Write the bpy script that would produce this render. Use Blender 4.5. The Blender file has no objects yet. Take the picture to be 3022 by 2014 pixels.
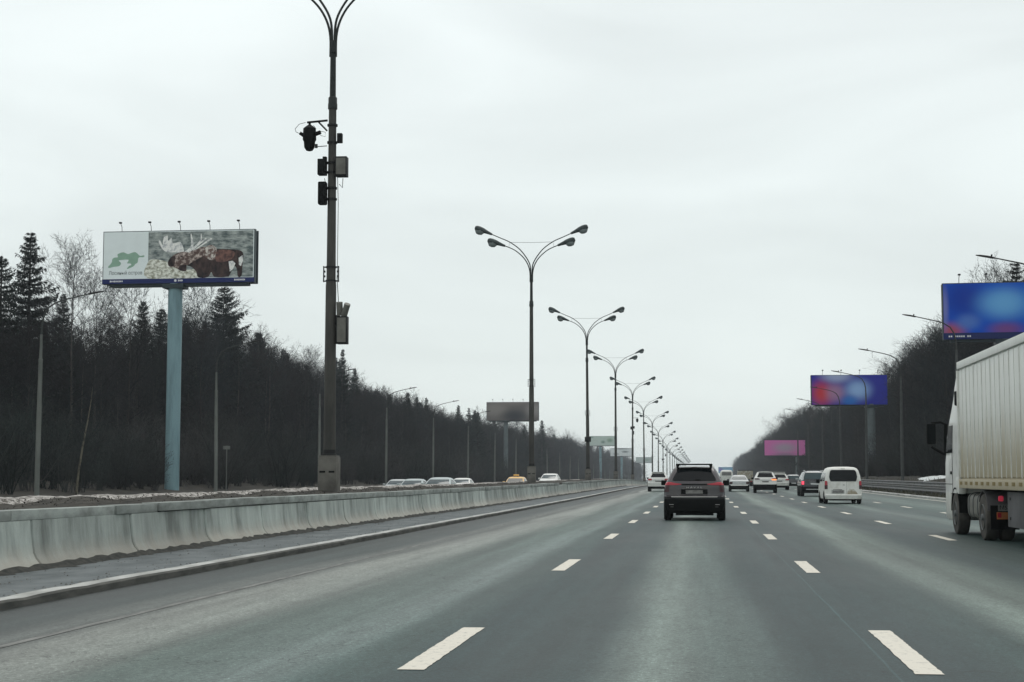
import bpy, bmesh, math, random
import numpy as np
from mathutils import Vector, Matrix
R = math.radians
scene = bpy.context.scene
COL = scene.collection

# ------------------------------------------------------------------ camera
EYE = 1.4
cam_d = bpy.data.cameras.new('camera')
cam = bpy.data.objects.new('camera', cam_d)
COL.objects.link(cam)
cam.location = (0, 0, EYE)
cam.rotation_euler = (R(90 + 4.972), 0, R(6.883))
cam_d.sensor_width = 36.0
cam_d.lens = 54.87
cam_d.clip_start = 0.1
cam_d.clip_end = 12000
scene.camera = cam

# ------------------------------------------------------------------ world: overcast sky
world = bpy.data.worlds.new('World')
scene.world = world
world.use_nodes = True
nt = world.node_tree
nt.nodes.clear()
N = nt.nodes.new
wout = N('ShaderNodeOutputWorld')
sky = N('ShaderNodeTexSky')
sky.sky_type = 'NISHITA'
sky.sun_disc = False
SUN_EL, SUN_AZ = 62.0, -8.0        # azimuth measured from +Y towards -X
sky.sun_elevation = R(SUN_EL)
sky.sun_rotation = R(-SUN_AZ)
bg_sky = N('ShaderNodeBackground')
bg_sky.inputs['Strength'].default_value = 0.1
nt.links.new(sky.outputs[0], bg_sky.inputs['Color'])
tc = N('ShaderNodeTexCoord')
sep = N('ShaderNodeSeparateXYZ')
nt.links.new(tc.outputs['Generated'], sep.inputs[0])
ramp = N('ShaderNodeValToRGB')          # overcast deck: darker at the horizon, brighter overhead
ramp.color_ramp.interpolation = 'B_SPLINE'
els = ramp.color_ramp.elements
els[0].position = 0.0; els[0].color = (0.690, 0.745, 0.728, 1)
els[1].position = 1.0; els[1].color = (1.04, 1.09, 1.09, 1)
e = els.new(0.12); e.color = (0.770, 0.835, 0.822, 1)
e = els.new(0.32); e.color = (0.885, 0.950, 0.943, 1)
e = els.new(0.6); e.color = (0.97, 1.02, 1.02, 1)
nt.links.new(sep.outputs['Z'], ramp.inputs[0])
mp = N('ShaderNodeMapping'); mp.vector_type = 'POINT'
mp.inputs['Scale'].default_value = (1.0, 1.0, 3.4)
mp.inputs['Rotation'].default_value = (0.0, R(16), R(20))
nt.links.new(tc.outputs['Generated'], mp.inputs[0])
noi = N('ShaderNodeTexNoise')
noi.inputs['Scale'].default_value = 2.6
noi.inputs['Detail'].default_value = 4.0
noi.inputs['Roughness'].default_value = 0.45
noi.inputs['Distortion'].default_value = 0.6
nt.links.new(mp.outputs[0], noi.inputs['Vector'])
mr = N('ShaderNodeMapRange')
mr.inputs['From Min'].default_value = 0.3
mr.inputs['From Max'].default_value = 0.7
mr.inputs['To Min'].default_value = 0.91
mr.inputs['To Max'].default_value = 1.17
nt.links.new(noi.outputs['Fac'], mr.inputs['Value'])
mul = N('ShaderNodeVectorMath'); mul.operation = 'SCALE'
nt.links.new(ramp.outputs[0], mul.inputs[0])
nt.links.new(mr.outputs[0], mul.inputs['Scale'])
bg_cl = N('ShaderNodeBackground')
bg_cl.inputs['Strength'].default_value = 1.0
nt.links.new(mul.outputs[0], bg_cl.inputs['Color'])
mix = N('ShaderNodeMixShader')
mix.inputs[0].default_value = 0.95
nt.links.new(bg_sky.outputs[0], mix.inputs[1])
nt.links.new(bg_cl.outputs[0], mix.inputs[2])
nt.links.new(mix.outputs[0], wout.inputs['Surface'])

# ------------------------------------------------------------------ sun behind the cloud
sun_d = bpy.data.lights.new('sun', 'SUN')
sun_d.energy = 0.9
sun_d.angle = R(30)
sun_d.color = (1.0, 0.97, 0.92)
sun = bpy.data.objects.new('sun', sun_d)
COL.objects.link(sun)
sd = Vector((-math.sin(R(SUN_AZ)) * math.cos(R(SUN_EL)), math.cos(R(SUN_AZ)) * math.cos(R(SUN_EL)), math.sin(R(SUN_EL))))
sun.rotation_euler = sd.to_track_quat('Z', 'Y').to_euler()
sun.location = (0, 0, 300)

# ------------------------------------------------------------------ exposure and render settings
vs = scene.view_settings
vs.view_transform = 'Standard'
vs.look = 'None'
vs.exposure = 0.0
vs.gamma = 1.0
vs.use_curve_mapping = False
cy = scene.cycles
cy.max_bounces = 6
cy.diffuse_bounces = 2
cy.glossy_bounces = 3
cy.transmission_bounces = 4
cy.volume_bounces = 0
cy.transparent_max_bounces = 8
cy.caustics_reflective = False
cy.caustics_refractive = False

# ------------------------------------------------------------------ node material helpers
def new_mat(name):
    m = bpy.data.materials.new(name)
    m.use_nodes = True
    t = m.node_tree
    b = t.nodes['Principled BSDF']
    return m, t, b

def link(t, a, b): t.links.new(a, b)

def mat(name, col, rough=0.6, metal=0.0, var=0.0, scale=3.0, stretch=(1, 1, 1), col2=None, spec=0.18,
        coat=0.0, bump=0.0, bscale=40.0, rnd=0.0, space='Object', lo=0.38, hi=0.66, emit=0.0):
    """plain procedural material: colour blended with col2 by noise, optional bump and per-object brightness"""
    m, t, b = new_mat(name)
    b.inputs['Roughness'].default_value = rough
    b.inputs['Metallic'].default_value = metal
    b.inputs['Specular IOR Level'].default_value = spec
    b.inputs['Coat Weight'].default_value = coat
    b.inputs['Coat Roughness'].default_value = 0.08
    c4 = (*col, 1)
    if col2 is None and var:
        col2 = tuple(c * (1 - var) for c in col)
    src = None
    if col2 is not None:
        tcn = t.nodes.new('ShaderNodeTexCoord'); mpn = t.nodes.new('ShaderNodeMapping')
        mpn.inputs['Scale'].default_value = stretch
        if space == 'World':
            g = t.nodes.new('ShaderNodeNewGeometry'); link(t, g.outputs['Position'], mpn.inputs[0])
        else:
            link(t, tcn.outputs[space], mpn.inputs[0])
        n = t.nodes.new('ShaderNodeTexNoise'); n.inputs['Scale'].default_value = scale
        n.inputs['Detail'].default_value = 6; n.inputs['Roughness'].default_value = 0.62
        link(t, mpn.outputs[0], n.inputs['Vector'])
        r = t.nodes.new('ShaderNodeMapRange'); r.inputs['From Min'].default_value = lo; r.inputs['From Max'].default_value = hi
        link(t, n.outputs['Fac'], r.inputs['Value'])
        mx = t.nodes.new('ShaderNodeMix'); mx.data_type = 'RGBA'
        mx.inputs['A'].default_value = c4; mx.inputs['B'].default_value = (*col2, 1)
        link(t, r.outputs[0], mx.inputs['Factor'])
        src = mx.outputs['Result']
    if rnd:
        oi = t.nodes.new('ShaderNodeObjectInfo')
        r2 = t.nodes.new('ShaderNodeMapRange'); r2.inputs['To Min'].default_value = 1 - rnd; r2.inputs['To Max'].default_value = 1 + rnd
        link(t, oi.outputs['Random'], r2.inputs['Value'])
        sc = t.nodes.new('ShaderNodeVectorMath'); sc.operation = 'SCALE'
        if src is not None: link(t, src, sc.inputs[0])
        else: sc.inputs[0].default_value = col
        link(t, r2.outputs[0], sc.inputs['Scale'])
        src = sc.outputs[0]
    if src is not None: link(t, src, b.inputs['Base Color'])
    else: b.inputs['Base Color'].default_value = c4
    if bump:
        n2 = t.nodes.new('ShaderNodeTexNoise'); n2.inputs['Scale'].default_value = bscale; n2.inputs['Detail'].default_value = 5
        tc2 = t.nodes.new('ShaderNodeTexCoord'); link(t, tc2.outputs['Object'], n2.inputs['Vector'])
        bp = t.nodes.new('ShaderNodeBump'); bp.inputs['Strength'].default_value = bump; bp.inputs['Distance'].default_value = 0.02
        link(t, n2.outputs['Fac'], bp.inputs['Height']); link(t, bp.outputs[0], b.inputs['Normal'])
    if emit:
        b.inputs['Emission Color'].default_value = c4; b.inputs['Emission Strength'].default_value = emit
    return m

# ------------------------------------------------------------------ mesh helpers
class MB:
    """collects vertices and faces, links them as ONE mesh object"""
    def __init__(s): s.v = []; s.f = []; s.mi = []; s.cur = 0
    def add(s, vs, fs):
        o = len(s.v); s.v.extend([tuple(p) for p in vs])
        for f in fs: s.f.append(tuple(i + o for i in f)); s.mi.append(s.cur)
        return s
    def box(s, c, d, rz=0.0, M=None):
        x, y, z = d[0] / 2, d[1] / 2, d[2] / 2
        P = [Vector((sx * x, sy * y, sz * z)) for sz in (-1, 1) for sy in (-1, 1) for sx in (-1, 1)]
        m = Matrix.Translation(c) @ Matrix.Rotation(rz, 4, 'Z')
        if M is not None: m = m @ M
        return s.add([m @ p for p in P], [(0, 2, 3, 1), (4, 5, 7, 6), (0, 1, 5, 4), (2, 6, 7, 3), (0, 4, 6, 2), (1, 3, 7, 5)])
    def bevbox(s, c, d, bv=0.02, rz=0.0):
        x, y, z = d[0] / 2, d[1] / 2, d[2] / 2
        bm = bmesh.new(); bmesh.ops.create_cube(bm, size=1)
        for v in bm.verts: v.co = Vector((v.co.x * d[0], v.co.y * d[1], v.co.z * d[2]))
        bmesh.ops.bevel(bm, geom=list(bm.edges), offset=bv, segments=2, affect='EDGES', profile=0.6)
        m = Matrix.Translation(c) @ Matrix.Rotation(rz, 4, 'Z')
        bm.verts.index_update()
        s.add([m @ v.co for v in bm.verts], [[v.index for v in f.verts] for f in bm.faces]); bm.free()
        return s
    def tube(s, pts, rad, n=8, cap=True):
        pts = [Vector(p) for p in pts]; rings = []
        if not hasattr(rad, '__len__'): rad = [rad] * len(pts)
        o = len(s.v); up = None
        for i, p in enumerate(pts):
            d = (pts[min(i + 1, len(pts) - 1)] - pts[max(i - 1, 0)]).normalized()
            if up is None:
                up = Vector((0, 0, 1)) if abs(d.z) < 0.9 else Vector((0, 1, 0))
            a = d.cross(up).normalized(); b = a.cross(d).normalized(); up = b
            for k in range(n):
                t = 2 * math.pi * k / n
                s.v.append(tuple(p + (a * math.cos(t) + b * math.sin(t)) * rad[i]))
        for i in range(len(pts) - 1):
            for k in range(n):
                k2 = (k + 1) % n
                s.f.append((o + i * n + k, o + i * n + k2, o + (i + 1) * n + k2, o + (i + 1) * n + k)); s.mi.append(s.cur)
        if cap:
            s.f.append(tuple(o + k for k in range(n))[::-1]); s.mi.append(s.cur)
            s.f.append(tuple(o + (len(pts) - 1) * n + k for k in range(n))); s.mi.append(s.cur)
        return s
    def lathe(s, prof, c=(0, 0, 0), n=24, axis='Z'):
        """prof: (radius, height) pairs about an axis"""
        o = len(s.v); c = Vector(c)
        for r, h in prof:
            for k in range(n):
                t = 2 * math.pi * k / n; a, b = r * math.cos(t), r * math.sin(t)
                p = (a, b, h) if axis == 'Z' else ((h, a, b) if axis == 'X' else (b, h, a))
                s.v.append(tuple(c + Vector(p)))
        for i in range(len(prof) - 1):
            for k in range(n):
                k2 = (k + 1) % n
                s.f.append((o + i * n + k, o + i * n + k2, o + (i + 1) * n + k2, o + (i + 1) * n + k)); s.mi.append(s.cur)
        s.f.append(tuple(o + k for k in range(n))[::-1]); s.mi.append(s.cur)
        s.f.append(tuple(o + (len(prof) - 1) * n + k for k in range(n))); s.mi.append(s.cur)
        return s
    def grid(s, P, close=False):
        """P: list of rows of points"""
        o = len(s.v); h, w = len(P), len(P[0])
        for r in P: s.v.extend([tuple(p) for p in r])
        for i in range(h - 1):
            for k in range(w if close else w - 1):
                k2 = (k + 1) % w
                s.f.append((o + i * w + k, o + i * w + k2, o + (i + 1) * w + k2, o + (i + 1) * w + k)); s.mi.append(s.cur)
        return s
    def poly(s, pts, plane_pt):
        """filled polygon from 2-D outline; plane_pt maps (u,v) to 3-D"""
        from mathutils.geometry import tessellate_polygon
        tri = tessellate_polygon([[Vector((p[0], p[1], 0)) for p in pts]])
        return s.add([plane_pt(p[0], p[1]) for p in pts], [tuple(t) for t in tri])
    def prism(s, pts, y0, y1, f=lambda x, y, z: (x, y, z)):
        """outline in (x,z) extruded along y"""
        from mathutils.geometry import tessellate_polygon
        n = len(pts); tri = tessellate_polygon([[Vector((p[0], p[1], 0)) for p in pts]])
        vs = [f(p[0], y0, p[1]) for p in pts] + [f(p[0], y1, p[1]) for p in pts]
        fs = [tuple(t) for t in tri] + [tuple(i + n for i in t[::-1]) for t in tri] + [(i, (i + 1) % n, n + (i + 1) % n, n + i) for i in range(n)]
        return s.add(vs, fs)
    def mesh(s, name, mats, smooth=None, recalc=True):
        me = bpy.data.meshes.new(name)
        me.from_pydata(s.v, [], s.f); 
        for m in (mats if isinstance(mats, (list, tuple)) else [mats]): me.materials.append(m)
        if any(s.mi): me.polygons.foreach_set('material_index', s.mi)
        if recalc:
            bm = bmesh.new(); bm.from_mesh(me); bmesh.ops.recalc_face_normals(bm, faces=bm.faces); bm.to_mesh(me); bm.free()
        me.update()
        if smooth is not None:
            me.polygons.foreach_set('use_smooth', [True] * len(me.polygons))
            me.set_sharp_from_angle(angle=R(smooth))
        return me
    def build(s, name, mats, parent=None, smooth=None, loc=None, recalc=True, rz=0):
        o = bpy.data.objects.new(name, s.mesh(name, mats, smooth, recalc)); COL.objects.link(o)
        if parent is not None: o.parent = parent
        if loc is not None: o.location = loc
        if rz: o.rotation_euler = (0, 0, rz)
        return o

def obj(name, me, parent=None, loc=(0, 0, 0), rot=(0, 0, 0), scale=(1, 1, 1)):
    o = bpy.data.objects.new(name, me); COL.objects.link(o)
    if parent is not None: o.parent = parent
    o.location = loc; o.rotation_euler = rot; o.scale = scale
    return o

def tag(o, label=None, cat=None, group=None, kind=None):
    if label: o['label'] = label
    if cat: o['category'] = cat
    if group: o['group'] = group
    if kind: o['kind'] = kind
    return o

def thing(name, label, cat, loc=(0, 0, 0), rz=0.0, group=None):
    o = bpy.data.objects.new(name, None); COL.objects.link(o)
    o.empty_display_size = 0.3
    o.location = loc; o.rotation_euler = (0, 0, rz)
    return tag(o, label, cat, group)

def copy_tree(o, parent=None):
    c = o.copy(); COL.objects.link(c)
    if parent is not None: c.parent = parent
    for ch in o.children: copy_tree(ch, c)
    return c

def text_mesh(txt, size, name='lettering', align='CENTER', squash=1.0):
    cu = bpy.data.curves.new(name, 'FONT'); cu.body = txt; cu.size = size; cu.align_x = align; cu.align_y = 'CENTER'
    cu.resolution_u = 2
    t = bpy.data.objects.new(name, cu); COL.objects.link(t)
    bpy.context.view_layer.update()
    me = bpy.data.meshes.new_from_object(t.evaluated_get(bpy.context.evaluated_depsgraph_get()))
    bpy.data.objects.remove(t); bpy.data.curves.remove(cu)
    return me

# ------------------------------------------------------------------ lie of the land
_ky = [-200, 40, 80, 104, 130, 158, 185, 205, 230, 265, 320, 374, 428, 482, 536, 590, 644, 700, 800, 1000, 3200]
_kz = [0, 0, 0.02, 0.05, 0.10, 0.15, 0.17, 0.16, 0.05, -0.22, -0.85, -1.65, -2.45, -3.3, -4.05, -4.6, -4.95, -5.2, -5.4, -5.5, -5.5]
_fy = np.arange(-200, 3200, 2.0)
_fz = np.interp(_fy, _ky, _kz)
_k = np.hanning(21); _k /= _k.sum()
_fz = np.convolve(np.pad(_fz, 10, mode='edge'), _k, mode='valid')
def zr(y): return float(np.interp(y, _fy, _fz))
YS = list(np.concatenate([np.arange(-20, 60, 4), np.arange(60, 720, 8), np.arange(720, 1400, 40), np.arange(1400, 2501, 100)]))
_gx = [-1500, -160, -90, -60, -48, -42, -37.5, -35.2, -34.6, -13.0, -12.9, -9.9, -9.3, 13.9, 14.25, 15.6, 17.2, 19.6, 22, 30, 60, 160, 1500]
_gz = [3.0, 3.0, 2.6, 1.5, 0.9, 0.4, 0.0, -0.35, -0.75, -0.75, -0.4, -0.4, -0.4, -0.4, 0.1, 0.14, 0.35, 1.05, 1.25, 1.6, 2.4, 3.0, 3.0]
def gz(x, y): return float(np.interp(x, _gx, _gz)) + zr(y)
def opp_z(x): return -0.12 - 0.02 * max(0.0, -x - 13.2)
# ================================================================== MATERIALS OF THE SETTING
def asphalt_material(name, bands, grain=1.0):
    """worn asphalt: salt-dusted bands across the lanes (x), drawn out along the driving direction (y)"""
    m, t, b = new_mat(name)
    g = t.nodes.new('ShaderNodeNewGeometry')
    sp = t.nodes.new('ShaderNodeSeparateXYZ'); link(t, g.outputs['Position'], sp.inputs[0])
    def noise(scale, stretch, detail=5, rough=0.6):
        mpn = t.nodes.new('ShaderNodeMapping'); mpn.inputs['Scale'].default_value = stretch
        link(t, g.outputs['Position'], mpn.inputs[0])
        n = t.nodes.new('ShaderNodeTexNoise'); n.inputs['Scale'].default_value = scale
        n.inputs['Detail'].default_value = detail; n.inputs['Roughness'].default_value = rough
        link(t, mpn.outputs[0], n.inputs['Vector']); return n.outputs['Fac']
    def math_(op, a, bb):
        n = t.nodes.new('ShaderNodeMath'); n.operation = op
        for i, v in enumerate((a, bb)):
            if isinstance(v, (int, float)): n.inputs[i].default_value = v
            else: link(t, v, n.inputs[i])
        return n.outputs[0]
    wob = noise(1.0, (0.15, 0.035, 1), 3)                      # the bands wander a little
    xw = math_('ADD', sp.outputs['X'], math_('MULTIPLY', math_('SUBTRACT', wob, 0.5), 1.5))
    fac = t.nodes.new('ShaderNodeMapRange'); fac.inputs['From Min'].default_value = bands[0][0]; fac.inputs['From Max'].default_value = bands[-1][0]
    link(t, xw, fac.inputs['Value'])
    rp = t.nodes.new('ShaderNodeValToRGB'); rp.color_ramp.interpolation = 'EASE'
    x0, x1 = bands[0][0], bands[-1][0]
    el = rp.color_ramp.elements
    el[0].position = 0; el[0].color = (*bands[0][1], 1); el[1].position = 1; el[1].color = (*bands[-1][1], 1)
    for x, c in bands[1:-1]:
        k = el.new((x - x0) / (x1 - x0)); k.color = (*c, 1)
    link(t, fac.outputs[0], rp.inputs[0])
    s1 = noise(1.0, (2.2, 0.05, 1), 6)                          # long streaks
    s2 = noise(1.0, (0.35, 0.06, 1), 4)                         # broad patches
    s3 = noise(1.0, (20, 20, 1), 4, 0.85)                          # aggregate
    s4 = noise(1.0, (5.5, 1.6, 1), 5, 0.7)
    k = math_('ADD', math_('MULTIPLY', math_('SUBTRACT', s1, 0.5), 1.5), 1.0)
    k = math_('MULTIPLY', k, math_('ADD', math_('MULTIPLY', math_('SUBTRACT', s2, 0.5), 1.1), 1.0))
    k = math_('MULTIPLY', k, math_('ADD', math_('MULTIPLY', math_('SUBTRACT', s3, 0.5), 3.2 * grain), 1.0))
    k = math_('MULTIPLY', k, math_('ADD', math_('MULTIPLY', math_('SUBTRACT', s4, 0.5), 0.9), 1.0))
    vs_ = t.nodes.new('ShaderNodeTexVoronoi'); vs_.inputs['Scale'].default_value = 34.0; link(t, g.outputs['Position'], vs_.inputs['Vector'])
    stone = math_('LESS_THAN', vs_.outputs['Distance'], 0.20)                    # pale chippings in the surface
    k = math_('MULTIPLY', k, math_('ADD', math_('MULTIPLY', stone, 0.9), 0.90))
    # pale seam of sealant along the lane joint
    seam = math_('COMPARE', math_('ADD', sp.outputs['X'], math_('MULTIPLY', noise(1.0, (0.2, 0.25, 1), 3), 0.07)), 1.40)
    seam.node.inputs[2].default_value = 0.010
    k = math_('MULTIPLY', k, math_('ADD', math_('MULTIPLY', seam, 0.9), 1.0))
    # cracks across the lanes
    v = t.nodes.new('ShaderNodeTexVoronoi'); v.feature = 'DISTANCE_TO_EDGE'; v.inputs['Scale'].default_value = 1.0
    mpv = t.nodes.new('ShaderNodeMapping'); mpv.inputs['Scale'].default_value = (0.10, 0.16, 1)
    ad = t.nodes.new('ShaderNodeVectorMath'); ad.operation = 'ADD'
    nv = t.nodes.new('ShaderNodeTexNoise'); nv.inputs['Scale'].default_value = 0.9; nv.inputs['Detail'].default_value = 5
    link(t, g.outputs['Position'], nv.inputs['Vector'])
    scv = t.nodes.new('ShaderNodeVectorMath'); scv.operation = 'SCALE'; scv.inputs['Scale'].default_value = 1.6
    link(t, nv.outputs['Color'], scv.inputs[0]); link(t, g.outputs['Position'], ad.inputs[0]); link(t, scv.outputs[0], ad.inputs[1])
    link(t, ad.outputs[0], mpv.inputs[0]); link(t, mpv.outputs[0], v.inputs['Vector'])
    crack = math_('LESS_THAN', v.outputs['Distance'], 0.0020)
    k = math_('MULTIPLY', k, math_('SUBTRACT', 1.0, math_('MULTIPLY', crack, 0.55)))
    sc = t.nodes.new('ShaderNodeVectorMath'); sc.operation = 'SCALE'
    tn = t.nodes.new('ShaderNodeVectorMath'); tn.operation = 'MULTIPLY'; tn.inputs[1].default_value = (1.0, 1.05, 1.035)
    link(t, rp.outputs[0], tn.inputs[0]); link(t, tn.outputs[0], sc.inputs[0]); link(t, k, sc.inputs['Scale'])
    link(t, sc.outputs[0], b.inputs['Base Color'])
    rr = t.nodes.new('ShaderNodeMapRange'); rr.inputs['To Min'].default_value = 0.42; rr.inputs['To Max'].default_value = 0.72
    link(t, s2, rr.inputs['Value']); link(t, rr.outputs[0], b.inputs['Roughness'])
    b.inputs['Specular IOR Level'].default_value = 0.22
    bp = t.nodes.new('ShaderNodeBump'); bp.inputs['Strength'].default_value = 0.5; bp.inputs['Distance'].default_value = 0.01
    link(t, s3, bp.inputs['Height']); link(t, bp.outputs[0], b.inputs['Normal'])
    return m

D_ = (0.016, 0.032, 0.033); P_ = (0.092, 0.122, 0.110); G_ = (0.036, 0.059, 0.055)
M_road = asphalt_material('worn_asphalt', [
    (-7.6, (0.017, 0.022, 0.021)), (-7.0, (0.023, 0.029, 0.027)), (-6.3, (0.034, 0.043, 0.041)), (-5.85, (0.095, 0.102, 0.095)),
    (-5.6, (0.070, 0.075, 0.069)), (-5.2, (0.198, 0.204, 0.187)), (-4.6, (0.160, 0.170, 0.156)), (-4.0, (0.064, 0.086, 0.077)), (-3.5, (0.080, 0.107, 0.098)),
    (-3.05, (0.116, 0.146, 0.139)), (-2.6, G_), (-2.0, D_), (-1.1, (0.021, 0.038, 0.038)), (-0.45, (0.135, 0.165, 0.150)), (0.1, (0.068, 0.093, 0.086)), (0.8, D_),
    (1.7, D_), (2.5, (0.025, 0.044, 0.042)), (3.1, (0.126, 0.156, 0.139)), (3.6, (0.086, 0.112, 0.098)), (4.5, D_), (5.4, (0.025, 0.042, 0.040)), (6.6, G_),
    (7.3, P_), (8.2, G_), (9.3, (0.042, 0.064, 0.059)), (11.0, P_), (12.6, (0.056, 0.079, 0.072)), (14.1, (0.085, 0.100, 0.092))])
M_road2 = asphalt_material('opposite_asphalt', [(-34, G_), (-30, D_), (-26, G_), (-22, D_), (-18, G_), (-13, D_)])
M_apron = mat('apron_asphalt', (0.135, 0.152, 0.155), 0.85, col2=(0.082, 0.095, 0.097), scale=1.6, stretch=(1.2, 0.6, 1), space='World', bump=0.3, bscale=30)
M_kerb = mat('kerb_concrete', (0.44, 0.45, 0.43), 0.85, col2=(0.22, 0.225, 0.21), scale=1.6, stretch=(2, 0.5, 2), space='World')
M_paint = mat('road_paint', (0.60, 0.575, 0.50), 0.75, col2=(0.26, 0.265, 0.25), scale=11, stretch=(1.3, .8, 1), space='World', lo=0.54, hi=0.80)
M_soil = mat('median_soil', (0.016, 0.015, 0.012), 0.95, col2=(0.058, 0.053, 0.044), scale=3.0, stretch=(1.6, 0.35, 1), space='World', bump=0.6, bscale=14)
M_snow = mat('dirty_snow', (0.42, 0.405, 0.38), 0.9, col2=(0.085, 0.078, 0.068), scale=9, stretch=(1, 0.6, 1), space='World', bump=0.6, bscale=16, lo=0.40, hi=0.62)
M_snow2 = mat('old_snow', (0.60, 0.64, 0.64), 0.85, col2=(0.22, 0.23, 0.22), scale=2.2, space='World', bump=0.5, bscale=6, lo=0.5, hi=0.75)
M_ground = mat('forest_floor', (0.022, 0.021, 0.018), 0.95, col2=(0.048, 0.045, 0.037), scale=0.8, space='World')
M_grit = mat('grit', (0.026, 0.028, 0.026), 0.95, col2=(0.06, 0.06, 0.053), scale=8, space='World')
M_grass = mat('dry_grass', (0.075, 0.075, 0.05), 0.9, col2=(0.045, 0.05, 0.032), scale=0.7, space='World')
M_galv = mat('galvanised_steel', (0.19, 0.195, 0.195), 0.55, 0.3, var=0.35, scale=2.5, space='World')
M_galvd = mat('dull_steel', (0.13, 0.14, 0.14), 0.6, 0.3, var=0.3, scale=4)

def concrete_material():
    m, t, b = new_mat('barrier_concrete')
    tcn = t.nodes.new('ShaderNodeNewGeometry'); oi = t.nodes.new('ShaderNodeObjectInfo')
    def noise(scale, stretch, detail=5):
        mpn = t.nodes.new('ShaderNodeMapping'); mpn.inputs['Scale'].default_value = stretch
        link(t, tcn.outputs['Position'], mpn.inputs[0])
        n = t.nodes.new('ShaderNodeTexNoise'); n.inputs['Scale'].default_value = scale; n.inputs['Detail'].default_value = detail
        n.inputs['Roughness'].default_value = 0.65
        link(t, mpn.outputs[0], n.inputs['Vector']); return n.outputs['Fac']
    rp = t.nodes.new('ShaderNodeValToRGB'); e = rp.color_ramp.elements
    e[0].position = 0.34; e[0].color = (0.16, 0.181, 0.168, 1); e[1].position = 0.68; e[1].color = (0.44, 0.492, 0.462, 1)
    k = e.new(0.5); k.color = (0.315, 0.355, 0.332, 1)
    link(t, noise(1.0, (1.2, 1.7, 0.42), 8), rp.inputs[0])       # rain streaks
    mx = t.nodes.new('ShaderNodeMix'); mx.data_type = 'RGBA'; mx.blend_type = 'MIX'
    mx.inputs['B'].default_value = (0.30, 0.285, 0.245, 1)
    link(t, rp.outputs[0], mx.inputs['A'])
    tco = t.nodes.new('ShaderNodeTexCoord'); sp = t.nodes.new('ShaderNodeSeparateXYZ'); link(t, tco.outputs['Object'], sp.inputs[0])
    rz_ = t.nodes.new('ShaderNodeMapRange'); rz_.inputs['From Min'].default_value = 0.42; rz_.inputs['From Max'].default_value = 0.12
    n3 = noise(1.0, (3, 3.5, 0.6), 5)
    ad = t.nodes.new('ShaderNodeMath'); ad.operation = 'MULTIPLY_ADD'; ad.inputs[1].default_value = 0.35; link(t, n3, ad.inputs[0])
    sb = t.nodes.new('ShaderNodeMath'); sb.operation = 'SUBTRACT'; link(t, sp.outputs['Z'], sb.inputs[0]); sb.inputs[1].default_value = 0.17
    link(t, sb.outputs[0], ad.inputs[2]); link(t, ad.outputs[0], rz_.inputs['Value'])
    ml = t.nodes.new('ShaderNodeMath'); ml.operation = 'MULTIPLY'; ml.inputs[1].default_value = 0.8; link(t, rz_.outputs[0], ml.inputs[0])
    link(t, ml.outputs[0], mx.inputs['Factor'])
    r2 = t.nodes.new('ShaderNodeMapRange'); r2.inputs['To Min'].default_value = 0.82; r2.inputs['To Max'].default_value = 1.12
    link(t, oi.outputs['Random'], r2.inputs['Value'])
    sc = t.nodes.new('ShaderNodeVectorMath'); sc.operation = 'SCALE'; link(t, mx.outputs['Result'], sc.inputs[0]); link(t, r2.outputs[0], sc.inputs['Scale'])
    link(t, sc.outputs[0], b.inputs['Base Color']); b.inputs['Roughness'].default_value = 0.88
    bp = t.nodes.new('ShaderNodeBump'); bp.inputs['Strength'].default_value = 0.35; bp.inputs['Distance'].default_value = 0.02
    link(t, noise(1.0, (18, 18, 8)), bp.inputs['Height']); link(t, bp.outputs[0], b.inputs['Normal'])
    return m
M_conc = concrete_material()

# ================================================================== GROUND, ROADS
rnd = random.Random(4)
def strip(name, xs, zf, mtl, ys=YS, parent=None, smooth=40):
    mb = MB(); mb.grid([[(x, y, zf(x) + zr(y)) for x in xs] for y in ys])
    return mb.build(name, mtl, parent, smooth=smooth, recalc=False)
gxs = sorted(set(_gx + [-75, -54, -51, -45, -39, 16.4, 18.4, 20.8, 26, 45]))
mb = MB()
def gnoise(x, y): return 0.12 * math.sin(x * 1.7 + y * 0.31) * math.sin(y * 0.53 - x * 0.4) if (x < -38 or x > 16) and abs(x) < 200 else 0.0
gys = sorted(set(YS + list(np.arange(60, 320, 4))))
mb.grid([[(x, y, gz(x, y) + gnoise(x, y)) for x in gxs] for y in gys])
tag(mb.build('ground', M_ground, smooth=60, recalc=False), kind='structure')
road = tag(strip('road', [-7.32, -5, -2, 1.6, 5.5, 9.3, 13.98], lambda x: 0.0, M_road), kind='structure')
tag(strip('opposite_road', [-33.9, -27, -20, -13.15], opp_z, M_road2), kind='structure')
tag(strip('median_apron', [-9.9, -8.6, -7.595], lambda x: 0.075, M_apron), kind='structure')

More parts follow.
